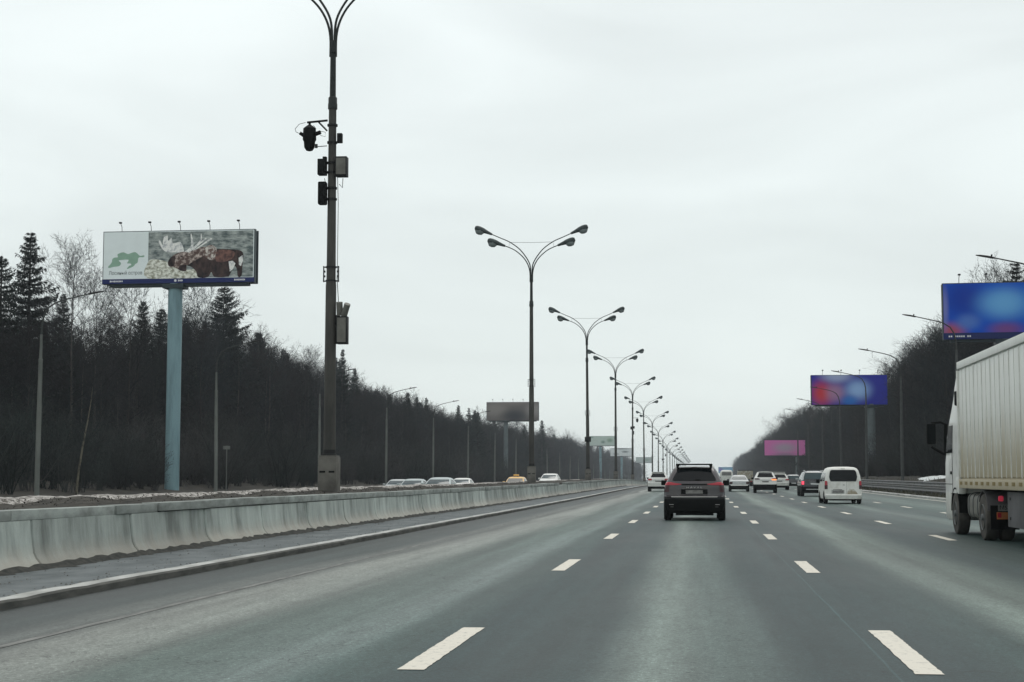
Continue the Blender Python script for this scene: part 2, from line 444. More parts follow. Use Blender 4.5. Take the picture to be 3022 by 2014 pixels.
M_kerbf = mat('grimy_kerb_face', (0.055, 0.057, 0.053), 0.9, col2=(0.11, 0.11, 0.10), scale=2.2, stretch=(1, 0.7, 3), space='World')
def kerb(name, prof, dark=()):
    mb = MB(); P = []
    rk = random.Random(len(name)); kys = list(np.arange(-20, 90, 0.45)) + [v for v in YS if v > 90]
    for y in kys:
        j = 0.012 * math.sin(y * 0.9) + 0.010 * math.sin(y * 0.23) + rk.uniform(-.005, .005); top = -0.006 * rk.random() - (0.010 if rk.random() < .05 else 0)
        P.append([(x + j, y, z + zr(y) + (top if z > .05 else 0)) for x, z in prof])
    mb.grid(P); nf = len(prof) - 1
    mb.mi = [1 if (i % nf) in dark else 0 for i in range(len(mb.f))]
    return tag(mb.build(name, [M_kerb, M_kerbf], smooth=30, recalc=False), kind='structure')
kerb('median_kerb', [(-7.60, -0.02), (-7.60, 0.092), (-7.58, 0.104), (-7.345, 0.104), (-7.315, 0.080), (-7.31, -0.05)][::-1], (0, 1))
kerb('roadside_kerb', [(13.94, -0.05), (13.95, 0.10), (13.98, 0.125), (14.22, 0.13), (14.25, 0.11), (14.26, -0.05)][::-1])

# painted lane dashes and edge line, 4 mm above the asphalt
dash_v = {}
def dash_mesh(kind):
    r2 = random.Random(kind); mb = MB(); L, W = 3.2, 0.2; n = 40
    def half(side):
        return [(side * (W / 2 + r2.uniform(-0.007, 0.004)), L * i / n, 0.0) for i in range(n + 1)]
    l, r = half(-1), half(1)
    cut = r2.random() < 0.5
    for i in range(n):
        if cut and 4 <= i < 8: continue
        mb.add([l[i], r[i], r[i + 1], l[i + 1]], [(0, 1, 2, 3)])
    if cut:
        a = (l[4], r[4], (r[4][0], L * 6.4 / n, 0), (l[4][0], L * 6.1 / n, 0)); mb.add(a, [(0, 1, 2, 3)])
        a = ((l[8][0], L * 6.5 / n, 0), (r[8][0], L * 6.8 / n, 0), r[8], l[8]); mb.add(a, [(0, 1, 2, 3)])
    return mb.mesh('lane_dash', M_paint, recalc=False)
dash_meshes = [dash_mesh(k) for k in range(5)]
for xi, X in enumerate((-2.12, 1.60, 5.50, 9.30)):
    for k in range(0, 24):
        y = 11.4 + 12.05 * k + rnd.uniform(-0.12, 0.12)
        s = (zr(y + 3) - zr(y)) / 3
        obj('lane_dash', dash_meshes[rnd.randrange(5)], road, (X + rnd.uniform(-0.02, 0.02), y, zr(y) + 0.005 + 0.004 * (y > 150)), (math.atan(s), 0, 0))
M_worn = mat('worn_paint', (0.215, 0.217, 0.205), 0.8, col2=(0.11, 0.116, 0.11), scale=3, stretch=(5, 0.5, 1), space='World', lo=0.35, hi=0.6)
mb = MB()
for y in np.arange(-10, 260, 3.0):
    for a, bb in ((0, 3.0),):
        mb.add([(-5.80, y, zr(y) + .004), (-5.71, y, zr(y) + .004), (-5.71, y + bb, zr(y + bb) + .004), (-5.80, y + bb, zr(y + bb) + .004)], [(0, 1, 2, 3)])
mb.build('edge_line', M_worn, road, recalc=False)
mb = MB()
for y in np.arange(-10, 300, 3.0):
    mb.add([(13.30, y, zr(y) + .004), (13.46, y, zr(y) + .004), (13.46, y + 3, zr(y + 3) + .004), (13.30, y + 3, zr(y + 3) + .004)], [(0, 1, 2, 3)])
mb.build('edge_line', M_paint, road, recalc=False)

# ================================================================== CONCRETE BARRIER OF THE MEDIAN
prof = [(-9.48, 0.0), (-9.49, 0.05), (-9.54, 0.11), (-9.59, 0.17), (-9.63, 0.25), (-9.655, 0.38), (-9.672, 0.54), (-9.685, 0.72), (-10.05, 0.72), (-10.10, 0.0)]
def block_mesh(k):
    r2 = random.Random(50 + k); mb = MB(); L = 3.955; n = 10; P = []
    for i in range(n + 1):
        y = [0, .02, .4, .9, 1.4, 1.9, 2.5, 3.0, 3.5, L - .02, L][i]
        e = 0.022 if i in (0, n) else 0.0
        P.append([(x - (e if q < 8 else -e) + r2.uniform(-.004, .004), min(max(y, 0.0), L), z if z == 0 else z - (e if z > .7 else 0)) for q, (x, z) in enumerate(prof)])
    mb.grid([p for p in P])
    nn = len(prof)
    mb.add(P[0], [tuple(range(nn))]); mb.add(P[-1], [tuple(range(nn))[::-1]])
    me = mb.mesh('barrier_block', M_conc, smooth=35); return me
blocks = [block_mesh(k) for k in range(4)]
M_cap = mat('coping_concrete', (0.30, 0.33, 0.312), 0.9, col2=(0.175, 0.19, 0.178), scale=2.2, stretch=(2, .8, 2), space='World', rnd=.16, bump=.3, bscale=25)
def cap_mesh(L):
    mb = MB(); mb.bevbox((0, L / 2, 0.075), (0.34, L, 0.15), 0.012); return mb.mesh('coping_slab', M_cap, smooth=30)
caps = [cap_mesh(L) for L in (3.97, 3.97, 1.97, 2.97)]
bar = thing('concrete_barrier', 'long grey concrete median barrier built of flared blocks beside the left lane', 'barrier', (-9.6, 40, 0))
bar_off = Vector((9.6, -40, 0))
y = 5.9
while y < 330:
    tilt = math.atan((zr(y + 4) - zr(y)) / 4)
    obj('barrier_block', blocks[rnd.randrange(4)], bar, Vector((rnd.uniform(-.016, .016), y, 0.05 + zr(y))) + bar_off, (tilt, 0, rnd.uniform(-.003, .003)))
    y += 4.0
y = 4.2
while y < 330:
    i = rnd.randrange(4); L = (4, 4, 2, 3)[i]
    tilt = math.atan((zr(y + 4) - zr(y)) / 4)
    if rnd.random() > 0.06:
        obj('coping_slab', caps[i], bar, Vector((-9.85 + rnd.uniform(-.02, .03), y, 0.774 + rnd.uniform(0, .022) + zr(y))) + bar_off, (tilt + rnd.uniform(-.004, .004), 0, rnd.uniform(-.006, .006)))
    y += L
mb = MB(); P = []
for y in [v for v in YS if v >= 328]:
    P.append([(x, y, z + 0.05 + zr(y)) for x, z in prof[1:8] + [(-9.68, .78), (-9.68, .90), (-10.02, .90)]])
mb.grid(P); tag(mb.build('far_wall', M_conc, bar, smooth=35, recalc=False, loc=bar_off), kind='stuff')

# wind-blown grit lying against the foot of the barrier
mb = MB(); P = []
y = 6.0
while y < 200:
    w = 0.05 + 0.13 * rnd.random() ** 2 + 0.04 * math.sin(y * 0.37) ** 2 + (0.14 if rnd.random() < 0.08 else 0)
    h = 0.030 + 0.045 * rnd.random()
    P.append([(-9.56, y, 0.09 + h + zr(y)), (-9.46, y, 0.08 + h * 0.9 + zr(y)), (-9.46 + w * 0.5, y, 0.077 + h * 0.35 + zr(y)), (-9.46 + w, y, 0.0765 + zr(y))])
    y += rnd.uniform(0.10, 0.30) if y < 70 else 0.8
mb.grid(P); tag(mb.build('grit', M_grit, smooth=60, recalc=False), 'dark wet grit drifted against the foot of the barrier', 'grit', kind='stuff')

mb = MB()
for k in range(1600):
    y = 8 + 75 * rnd.random() ** 1.6; u_ = rnd.random(); x = -9.40 + 1.8 * (u_ ** 2.2 if rnd.random() < .7 else 1 - .16 * u_); q = rnd.uniform(.006, .022); z = .0755 + zr(y)
    a = rnd.uniform(0, 6.28)
    V_ = [(x + q * math.cos(a + i * 2.09), y + q * 1.3 * math.sin(a + i * 2.09), z) for i in range(3)] + [(x + rnd.uniform(-.3, .3) * q, y, z + q * rnd.uniform(.5, 1.1))]
    mb.add(V_, [(0, 1, 3), (1, 2, 3), (2, 0, 3)])
tag(mb.build('gravel', mat('loose_gravel', (0.20, 0.20, 0.185), .9, col2=(0.05, 0.052, 0.05), scale=3.0, space='World'), recalc=False), 'loose gravel scattered over the strip before the barrier', 'gravel', kind='stuff')

# soil between the two barrier faces, with dirty snow along its far edge
def bump2(x, y): return 0.035 * math.sin(y * 1.3 + x * 3) + 0.03 * math.sin(y * 0.47 - x * 2) + rnd.uniform(-.028, .028)
mys = [v for v in list(np.arange(2, 120, 0.5)) + list(np.arange(120, 420, 3.0)) + [v for v in YS if v > 420]]
xs = [-10.04, -10.3, -10.7, -11.2, -11.7, -12.2, -12.6, -12.95, -13.15, -13.18]
zs = [0.84, 0.88, 0.90, 0.905, 0.915, 0.93, 0.945, 0.93, 0.75, -0.4]
mb = MB(); mb.grid([[(x, y, z + zr(y) + (bump2(x, y) if 0 < i < 8 else 0)) for i, (x, z) in enumerate(zip(xs, zs))] for y in mys])
tag(mb.build('median_soil', M_soil, smooth=70, recalc=False), kind='structure')
mb = MB(); P = []
for y in [v for v in list(np.arange(2, 90, 0.25)) + list(np.arange(90, 260, 0.8))]:
    f = 0.5 + 0.5 * math.sin(y * 0.21) * math.sin(y * 0.083 + 1)
    h = (0.03 + 0.05 * rnd.random()) * (0.45 + f * 0.8) * (1.0 if y < 80 else max(0.35, 1 - (y - 80) / 120))
    w = 0.16 + 0.12 * rnd.random()
    b0 = 0.955 + zr(y)
    P.append([(-12.62 + w, y, b0 - 0.06), (-12.66 + w * .6, y, b0 + h * .75), (-12.7, y, b0 + 0.02 + h), (-12.85, y, b0 + 0.015 + h * .8), (-13.0, y, b0 - 0.06)])
mb.grid(P); tag(mb.build('dirty_snow', M_snow, smooth=50, recalc=False), 'thin ridge of gritty melting snow along the top of the median', 'snow', kind='stuff')
# dead leaves and crumbs scattered over the soil
mb = MB()
for k in range(3000):
    y = 3 + 110 * rnd.random() ** 1.4; x = rnd.uniform(-12.6, -10.2); s = rnd.uniform(.01, .025)
    z = float(np.interp(-x, [-q for q in xs], zs)) + zr(y) + .03
    a = rnd.uniform(0, 6.28)
    mb.add([(x + s * math.cos(a + q), y + s * math.sin(a + q) * 1.5, z + rnd.uniform(0, .05)) for q in (0, 2.1, 4.2)], [(0, 1, 2)])
tag(mb.build('soil_crumbs', M_soil, recalc=False), 'loose crumbs and dead stalks on the soil of the median', 'soil', kind='stuff')

# ================================================================== RIGHT ROADSIDE: guardrail, dry grass, old snow
gr = thing('guardrail', 'grey steel crash barrier on short posts along the right verge', 'guardrail', (15.3, 110, 0))
go = Vector((-15.3, -110, 0))
wprof = [(0.0, 0.16), (0.05, 0.14), (0.055, 0.09), (0.0, 0.05), (-0.01, 0.0), (0.0, -0.05), (0.055, -0.09), (0.05, -0.14), (0.0, -0.16)]
for zoff, nm in ((0.72, 'beam'), (0.36, 'lower_beam')):
    mb = MB(); P = []
    for y in [v for v in YS if 20 <= v <= 700]:
        P.append([(15.3 - dx, y, zoff + dz + 0.13 + zr(y)) for dx, dz in wprof])
    mb.grid(P); mb.build(nm, M_galv, gr, smooth=40, recalc=False, loc=go)
pm = MB(); pm.box((0.09, 0, 0.40), (0.10, 0.08, 1.0)); pm.box((0.03, 0, 0.72), (0.08, 0.14, 0.2)); pm = pm.mesh('post', M_galvd)
for k in range(60):
    y = 40 + 4 * k; obj('post', pm, gr, Vector((15.3, y, 0.10 + zr(y))) + go)
mb = MB()
for k in range(15000):
    y = 50 + 330 * rnd.random() ** 1.3; x = rnd.choice((rnd.uniform(14.35, 15.9), rnd.uniform(15.5, 19.5)))
    z = gz(x, y) + gnoise(x, y); h = rnd.uniform(.10, .34) * (1.0 if x > 15.2 else .6); a = rnd.uniform(0, 6.28); w = rnd.uniform(.01, .03)
    lx, ly = rnd.uniform(-.15, .15), rnd.uniform(-.15, .15)
    mb.add([(x - w * math.cos(a), y - w * math.sin(a), z), (x + w * math.cos(a), y + w * math.sin(a), z), (x + lx, y + ly, z + h)], [(0, 1, 2)])
tag(mb.build('dry_grass', M_grass, recalc=False), 'dull dry grass on the right verge around the guardrail', 'grass', kind='stuff')
def snow_heap(name, x0, y0, lx, ly, hh, label):
    r2 = random.Random(int(y0)); mb = MB(); nu, nv = 26, 8; P = []
    for i in range(nu + 1):
        u = i / nu; row = []
        for k in range(nv + 1):
            v = k / nv; e = math.sin(math.pi * u) ** 0.5 * math.sin(math.pi * v)
            x = x0 + (v - .5) * lx * (0.4 + 0.6 * math.sin(math.pi * u) ** .5) + 0.3 * math.sin(u * 9); y = y0 + (u - .5) * ly
            row.append((x, y, gz(x, y) + gnoise(x, y) - 0.03 + e * hh * (0.65 + 0.5 * r2.random())))
        P.append(row)
    mb.grid(P); return tag(mb.build(name, M_snow2, smooth=60, recalc=False), label, 'snow', kind='stuff')
snow_heap('old_snow', 20.4, 140, 2.0, 24, 0.20, 'white strip of old snow on the bank behind the guardrail')
snow_heap('old_snow', 20.6, 106, 1.6, 12, 0.15, 'smaller patch of old snow on the bank by the lorry')
# ================================================================== TREES
M_bark = mat('bark', (0.062, 0.058, 0.053), 0.9, var=0.5, scale=2.0, stretch=(1, 1, .3), rnd=0.75)
M_twig = mat('twigs', (0.026, 0.022, 0.022), 0.9, col2=(0.012, 0.017, 0.019), scale=0.06, rnd=0.45, space='World', lo=.4, hi=.6)
M_bush = mat('bush_twigs', (0.044, 0.043, 0.042), 0.9, col2=(0.018, 0.026, 0.024), scale=0.07, rnd=0.45, space='World', lo=.4, hi=.6)
M_birch = mat('pale_bark', (0.15, 0.14, 0.105), 0.8, col2=(0.04, 0.038, 0.032), scale=2.0, stretch=(1, 1, .8), lo=.45, hi=.6)
M_needle = mat('spruce_needles', (0.008, 0.014, 0.012), 0.8, col2=(0.017, 0.025, 0.021), scale=1.2, rnd=0.25)

def rand_perp(d, rg):
    v = Vector((rg.gauss(0, 1), rg.gauss(0, 1), rg.gauss(0, 1)))
    v = v - d * v.dot(d)
    return v.normalized() if v.length > 1e-4 else Vector((1, 0, 0))

def twig3(mb, a, b, r, rg):
    """thin tapered three-sided twig"""
    d = (b - a)
    if d.length < 1e-4: return
    d.normalize(); p = rand_perp(d, rg); q = d.cross(p)
    mb.add([a + p * r, a + (-.5 * p + .87 * q) * r, a + (-.5 * p - .87 * q) * r, b], [(0, 1, 3), (1, 2, 3), (2, 0, 3)])

def bare_tree(seed, H, crown0=0.28, spread=0.36, r0=0.16, n1=26, n2=7, n3=6, n4=3, up=0.5, lean=0.0, twist=0.25):
    rg = random.Random(seed); tr = MB(); cr = MB()
    pts = []; p = Vector((0, 0, -0.4)); dx, dy = rg.uniform(-.04, .04), rg.uniform(-.04, .04)
    n = 10
    for i in range(n + 1):
        u = i / n
        pts.append(Vector((lean * H * u * u + dx * H * u + 0.12 * math.sin(3 * u * twist * 8 + seed), dy * H * u + 0.12 * math.sin(2.3 * u * 3 + seed * 2), H * u - 0.4 * (1 - u))))
    rad = [r0 * (1 - 0.92 * (i / n) ** 0.9) for i in range(n + 1)]
    tr.tube(pts, rad, 6)
    def on_trunk(u):
        k = min(int(u * n), n - 1); f = u * n - k
        return pts[k].lerp(pts[k + 1], f), rad[k] * (1 - f) + rad[k + 1] * f
    az = rg.uniform(0, 6.28)
    for i in range(n1):
        u = crown0 + (0.97 - crown0) * (i + rg.random() * .8) / n1
        base, br = on_trunk(u); az += 2.4 + rg.uniform(-.5, .5)
        t = (u - crown0) / (1 - crown0)
        L1 = H * spread * (0.35 + 0.85 * math.sin(math.pi * (0.22 + 0.72 * t)) ) * rg.uniform(.65, 1.1)
        el = R(rg.uniform(18, 42) + 30 * t)
        d = Vector((math.cos(az) * math.cos(el), math.sin(az) * math.cos(el), math.sin(el)))
        m = 4; P1 = [base.copy()]; q = base.copy()
        for k in range(m):
            d = (d + Vector((0, 0, up * 0.22)) + rand_perp(d, rg) * 0.20).normalized(); q = q + d * (L1 / m); P1.append(q.copy())
        ra = max(0.020, min(br * 0.6, 0.015 * L1 + 0.015))
        cr.tube(P1, [ra * (1 - .78 * k / m) for k in range(m + 1)], 3, cap=False)
        for j in range(n2):
            s = 0.18 + 0.8 * (j + rg.random()) / n2; k = min(int(s * m), m - 1); b2 = P1[k].lerp(P1[k + 1], s * m - k)
            dd = (P1[k + 1] - P1[k]).normalized()
            d2 = (dd * 0.75 + rand_perp(dd, rg) * 0.75 + Vector((0, 0, up * 0.45))).normalized()
            L2 = L1 * rg.uniform(.28, .5) * (1.1 - .5 * s) + 0.25
            q1 = b2 + d2 * L2 * .5; d2b = (d2 + rand_perp(d2, rg) * .25 + Vector((0, 0, up * .2))).normalized(); q2 = q1 + d2b * L2 * .5
            cr.tube([b2, q1, q2], [ra * .5, ra * .36, 0.006], 3, cap=False)
            for h in range(n3):
                s3 = 0.15 + .85 * (h + rg.random()) / n3
                b3 = b2.lerp(q1, s3 * 2) if s3 < .5 else q1.lerp(q2, s3 * 2 - 1)
                d3 = (d2 * .7 + rand_perp(d2, rg) * .8 + Vector((0, 0, up * .4))).normalized(); L3 = L2 * rg.uniform(.3, .55) + .15
                e3 = b3 + d3 * L3; twig3(cr, b3, e3, 0.0135, rg)
                for w in range(n4):
                    b4 = b3.lerp(e3, rg.uniform(.3, .95)); d4 = (d3 + rand_perp(d3, rg) * .8 + Vector((0, 0, up * .3))).normalized()
                    e4 = b4 + d4 * (L3 * rg.uniform(.35, .7) + .08); pp = rand_perp(d4, rg) * 0.0125
                    cr.add([b4 + pp, b4 - pp, e4], [(0, 1, 2)])
    return tr.mesh('trunk', M_bark, smooth=80, recalc=False), cr.mesh('crown', M_twig, recalc=False)

def bush(seed, H, stems=13, spreadr=0.45, mtl=None, thin=1.0):
    rg = random.Random(seed); mb = MB()
    for i in range(stems):
        az = rg.uniform(0, 6.28); el = R(rg.uniform(52, 88)); L = H * rg.uniform(.55, 1.05)
        d = Vector((math.cos(az) * math.cos(el), math.sin(az) * math.cos(el), math.sin(el)))
        q = Vector((rg.uniform(-.5, .5), rg.uniform(-.5, .5), -.1)) * (H * .16); P = [q.copy()]; m = 4
        for k in range(m):
            d = (d + rand_perp(d, rg) * .16 + Vector((0, 0, .05))).normalized(); q = q + d * (L / m); P.append(q.copy())
        ra = 0.012 + .0045 * L
        mb.tube(P, [ra * (1 - .8 * k / m) for k in range(m + 1)], 3, cap=False)
        for j in range(13):
            s = .12 + .86 * (j + rg.random()) / 13; k = min(int(s * m), m - 1); b2 = P[k].lerp(P[k + 1], s * m - k); dd = (P[k + 1] - P[k]).normalized()
            d2 = (dd + rand_perp(dd, rg) * rg.uniform(.5, 1.0)).normalized(); L2 = L * rg.uniform(.14, .30) * (1.15 - .5 * s) + .1; e2 = b2 + d2 * L2
            twig3(mb, b2, e2, .009 * thin, rg)
            for h in range(6):
                b3 = b2.lerp(e2, rg.uniform(.15, 1)); d3 = (d2 + rand_perp(d2, rg) * .8 + Vector((0, 0, .2))).normalized(); e3 = b3 + d3 * L2 * rg.uniform(.3, .6)
                pp = rand_perp(d3, rg) * .0085 * thin; mb.add([b3 + pp, b3 - pp, e3], [(0, 1, 2)])
    return mb.mesh('shrub', mtl or M_bush, recalc=False)

def spruce(seed, H, Rb, gap=1.0, crown0=0.10, pw=0.85):
    rg = random.Random(seed); tr = MB(); cr = MB()
    tr.tube([(0, 0, -.4), (0, 0, H * .5), (0, 0, H * .985)], [0.012 * H + .03, 0.007 * H + .02, .015], 6)
    z = H * crown0; rough = [rg.uniform(.62, 1.18) for _ in range(9)]
    while z < H * .985:
        t = (z - H * crown0) / (H * (1 - crown0))
        L0 = (Rb * (1 - t) ** pw * (.55 + .45 * min(1, t * 6 + .3)) + .10) * rg.uniform(.78, 1.12)
        nb = max(5, int(round(11 - 3.5 * t)))
        a0 = rg.uniform(0, 6.28)
        for k in range(nb):
            if rg.random() < .12: continue
            az = a0 + 6.283 * k / nb + rg.uniform(-.5, .5)
            L = L0 * rg.uniform(.48, 1.14) * (rough[int((az % 6.283) / 6.283 * 9) % 9] * .7 + .3)
            zz = z + rg.uniform(-.24, .24) * (1 - .7 * t)
            ca, sa = math.cos(az), math.sin(az); side = Vector((-sa, ca, 0))
            droop = rg.uniform(.15, .62) * (1 - .7 * t); sway = rg.uniform(-.18, .18)
            def P(s): return Vector((ca * L * s, sa * L * s, zz + L * (-droop * s * (1.6 - s * .9) + (.45 * t * s) + .16 * s ** 3))) + side * (sway * L * s * s)
            m = max(4, int(3 + L * 2.8))
            for i in range(m):
                s0, s1 = i / m, (i + 1) / m; a, b = P(s0), P(s1)
                cr.add([a + side * .03, a - side * .03, b], [(0, 1, 2)])
                tw = (.26 + .22 * L * (1 - s0) ** .8) * rg.uniform(.5, 1.2) * min(1.0, .5 + L * .3)
                for sd in (-1, 1):
                    d = (side * sd * rg.uniform(.45, .95) + Vector((ca, sa, 0)) * rg.uniform(.3, .95) + Vector((0, 0, rg.uniform(-.75, .0)))).normalized()
                    e = b + d * tw; wv = Vector((ca, sa, 0)) * (.40 * L / m + .03) + Vector((0, 0, rg.uniform(-.08, .03)))
                    cr.add([b - wv, b + wv * .7, e], [(0, 1, 2)])
                    for q in (.25, .7):
                        h = a.lerp(b, .5) + d * tw * q
                        cr.add([h + wv * .55, h - wv * .55, h + Vector((ca * .1 + rg.uniform(-.1, .1), sa * .1 + rg.uniform(-.1, .1), -rg.uniform(.18, .62) * (1 - .6 * t)))], [(0, 1, 2)])
        z += (0.27 + .24 * (1 - t)) * gap * rg.uniform(.6, 1.45) * (H / 20) ** .4
    cr.add([(.04, 0, H * .96), (-.04, .02, H * .96), (0, 0, H * 1.01)], [(0, 1, 2)])
    return tr.mesh('trunk', M_bark, smooth=80, recalc=False), cr.mesh('crown', M_needle, recalc=False)

bare_kinds = [bare_tree(11, 20, .26, .27, .17), bare_tree(12, 18, .20, .32, .15, up=.6), bare_tree(13, 17, .34, .25, .13, n1=24, up=.8),
              bare_tree(14, 15, .14, .34, .12, n1=28, up=.55), bare_tree(15, 19, .38, .30, .16, n1=22, n2=8), bare_tree(16, 13, .10, .36, .10, n1=26, up=.7)]
hero_bare = bare_tree(41, 21.5, .30, .25, .19, n1=36, n2=8, n3=6, n4=3, up=.45)
spruce_kinds = [spruce(21, 21, 4.6), spruce(22, 18, 4.1), spruce(23, 20, 3.8, 1.1), spruce(24, 17, 4.2, .95)]
tall_spruce = spruce(31, 22, 4.7, .95, .08, .9)
wide_spruce = spruce(32, 23, 5.0, 1.0, .12, .62)
bush_kinds = [bush(51, 4.5), bush(52, 3.4, 15), bush(53, 6.0, 14), bush(54, 2.6, 16)]

BARE_H = [20, 18, 17, 15, 19, 13]; SPR_H = [21, 18, 20, 17]
def plant(name, cat, meshes, x, y, top, baseH, label, group, rg, wide=1.0):
    z = gz(x, y); s = (top - z) / baseH
    t = thing(name, label, cat, (x, y, z), rg.uniform(0, 6.28), group)
    t.scale = (s * wide, s * wide, s)
    obj('trunk', meshes[0], t); obj('crown', meshes[1], t)
    return t
tg = random.Random(77)
# spruces one can pick out on the left, from the nearest to the farthest: x, y, height of the tip, mesh, label
SPR = [(-58, 123.7, 20.0, spruce_kinds[0], 21, 'dark spruce cut by the left edge of the picture', 1.5),
       (-57, 127.0, 22.7, tall_spruce, 22, 'tall pointed dark spruce left of the moose billboard', 1.4),
       (-60, 162.7, 20.6, spruce_kinds[1], 18, 'dark spruce just left of the moose billboard pole', 1.0),
       (-62, 173.1, 20.6, spruce_kinds[2], 20, 'slim dark spruce almost touching the moose billboard pole on its left', 1.0),
       (-66, 195.0, 21.7, spruce_kinds[3], 17, 'dark spruce just right of the moose billboard pole', .9),
       (-58, 185.0, 25.0, wide_spruce, 23, 'broad ragged spruce under the right end of the moose billboard', 1.3),
       (-61, 199.0, 22.5, spruce_kinds[1], 18, 'shorter spruce at the right shoulder of the broad ragged spruce', 1.0),
       (-52, 223.4, 20.2, spruce_kinds[2], 20, 'pointed spruce just right of the nearest median lamp post', .9),
       (-54, 240.5, 18.5, spruce_kinds[0], 21, 'low spruce on the slope right of the nearest median lamp post', 1.0),
       (-55, 273.4, 16.2, spruce_kinds[1], 18, 'small spruce top beside a single-arm lamp on the left wood', 1.0),
       (-54, 285.6, 17.2, spruce_kinds[0], 21, 'left one of a pair of joined dark spruces above the left wood', 1.1),
       (-56, 305.5, 17.5, spruce_kinds[3], 17, 'right one of a pair of joined dark spruces above the left wood', .85),
       (-54, 305.6, 17.2, spruce_kinds[2], 20, 'slender lone spruce right of the joined pair', 1.0),
       (-54, 346.6, 17.6, spruce_kinds[1], 18, 'first of three spruce tips left of the brown billboard', .9),
       (-55, 369.9, 18.0, spruce_kinds[2], 20, 'middle of three spruce tips left of the brown billboard', 1.0),
       (-52, 363.7, 16.8, spruce_kinds[0], 21, 'last and broadest of three spruces left of the brown billboard', 1.2),
       (-53, 470.4, 17.3, spruce_kinds[3], 17, 'spruce under the right end of the brown billboard', 1.0),
       (-52, 512.9, 20.2, spruce_kinds[0], 21, 'dark spruce right of the second median lamp post', 1.1)]
for x, y, top, ms, bh, lab, wd in SPR: plant('spruce_tree', 'tree', ms, x, y, top, bh, lab, 'spruces in the left wood', tg, wd)
SPR2 = [(-54.5, 109, 17.0, spruce_kinds[3], 17, 'dark spruce low at the left edge under the pointed spruces', 1.1), (-62, 146, 19.5, spruce_kinds[0], 21, 'dark spruce behind the tall bare tree left of the moose billboard', 1.1),
        (-56, 150, 15.5, spruce_kinds[2], 20, 'short dark spruce under the left end of the moose billboard', 1.3), (-55, 166, 15.0, spruce_kinds[1], 18, 'short dark spruce behind the moose billboard pole', 1.2),
        (-70, 214, 22.0, spruce_kinds[2], 20, 'far dark spruce in the gap right of the moose billboard pole', 1.1)]
for x, y, top, ms, bh, lab, wd in SPR2: plant('spruce_tree', 'tree', ms, x, y, top, bh, lab, 'spruces in the left wood', tg, wd)
SPRR = [(30, 152.1, 21.9, spruce_kinds[2], 20, 'dark spruce tip above the blue billboard at the right edge'),
        (30, 366.5, 17.8, spruce_kinds[0], 21, 'larger spruce below the red and blue billboard'),
        (31, 412.9, 19.0, spruce_kinds[1], 18, 'smaller spruce left of the one below the red and blue billboard'),
        (30, 448.4, 18.7, spruce_kinds[2], 20, 'thin spruce tip farthest down the right wood')]
for x, y, top, ms, bh, lab in SPRR: plant('spruce_tree', 'tree', ms, x, y, top, bh, lab, 'spruces in the right wood', tg, 1.35)
plant('bare_tree', 'tree', hero_bare, -52, 124.2, 19.3, 21.5, 'tall bare tree with fine branches between the pointed spruce and the moose billboard', 'bare trees of the left wood', tg)
plant('bare_tree', 'tree', bare_kinds[4], -54, 134.6, 18.3, 19, 'bare tree with ascending limbs at the left end of the moose billboard', 'bare trees of the left wood', tg)
plant('bare_tree', 'tree', bare_kinds[1], -52, 137.4, 18.6, 18, 'bare tree whose twigs reach under the left end of the moose billboard', 'bare trees of the left wood', tg)
plant('bare_tree', 'tree', bare_kinds[0], -62, 188, 21.0, 20, 'bare tree seen through the gap right of the moose billboard pole', 'bare trees of the left wood', tg)
plant('bare_tree', 'tree', bare_kinds[2], 29, 158.8, 20.4, 17, 'bare crown showing above the left part of the blue billboard', 'bare trees of the right wood', tg)
plant('bare_tree', 'tree', bare_kinds[1], 31, 162.8, 20.6, 18, 'bare crown beside the spruce tip above the blue billboard', 'bare trees of the right wood', tg)
# the skyline of each wood: height of its upper edge by distance
def sky_left(y): return float(np.interp(y, [60, 110, 130, 150, 165, 174, 190, 203, 245, 300, 360, 450, 520, 650, 800, 1600], [10, 11, 12.5, 15, 17.4, 18.0, 16.4, 14.4, 13.6, 13.2, 13.8, 15.2, 16.0, 17.2, 17.0, 16])) 
def sky_right(y): return float(np.interp(y, [60, 150, 165, 182, 203, 222, 262, 312, 420, 530, 620, 770, 1600], [15.5, 16.5, 17.0, 17.0, 16.4, 14.8, 13.4, 15.2, 18.6, 20.0, 20.5, 18.0, 15.0]))
k = 0
for y in list(np.arange(74, 330, 6.2)):
    yy = y + tg.uniform(-2, 2); x = tg.uniform(-53, -48.5); i = tg.randrange(6); top = sky_left(yy) * tg.uniform(.68, 1.08)
    plant('bare_tree', 'tree', bare_kinds[i], x, yy, top, BARE_H[i], 'leafless dark tree in the front row of the left wood', 'bare trees of the left wood', tg, tg.uniform(.9, 1.2))
for y in list(np.arange(120, 420, 8.0)):
    yy = y + tg.uniform(-2, 2); x = tg.uniform(25.5, 29) if yy < 270 else tg.uniform(30, 33); i = tg.randrange(6); top = sky_right(yy) * tg.uniform(.72, 1.05)
    plant('bare_tree', 'tree', bare_kinds[i], x, yy, top, BARE_H[i], 'leafless dark tree in the front row of the right wood', 'bare trees of the right wood', tg, tg.uniform(.9, 1.2))
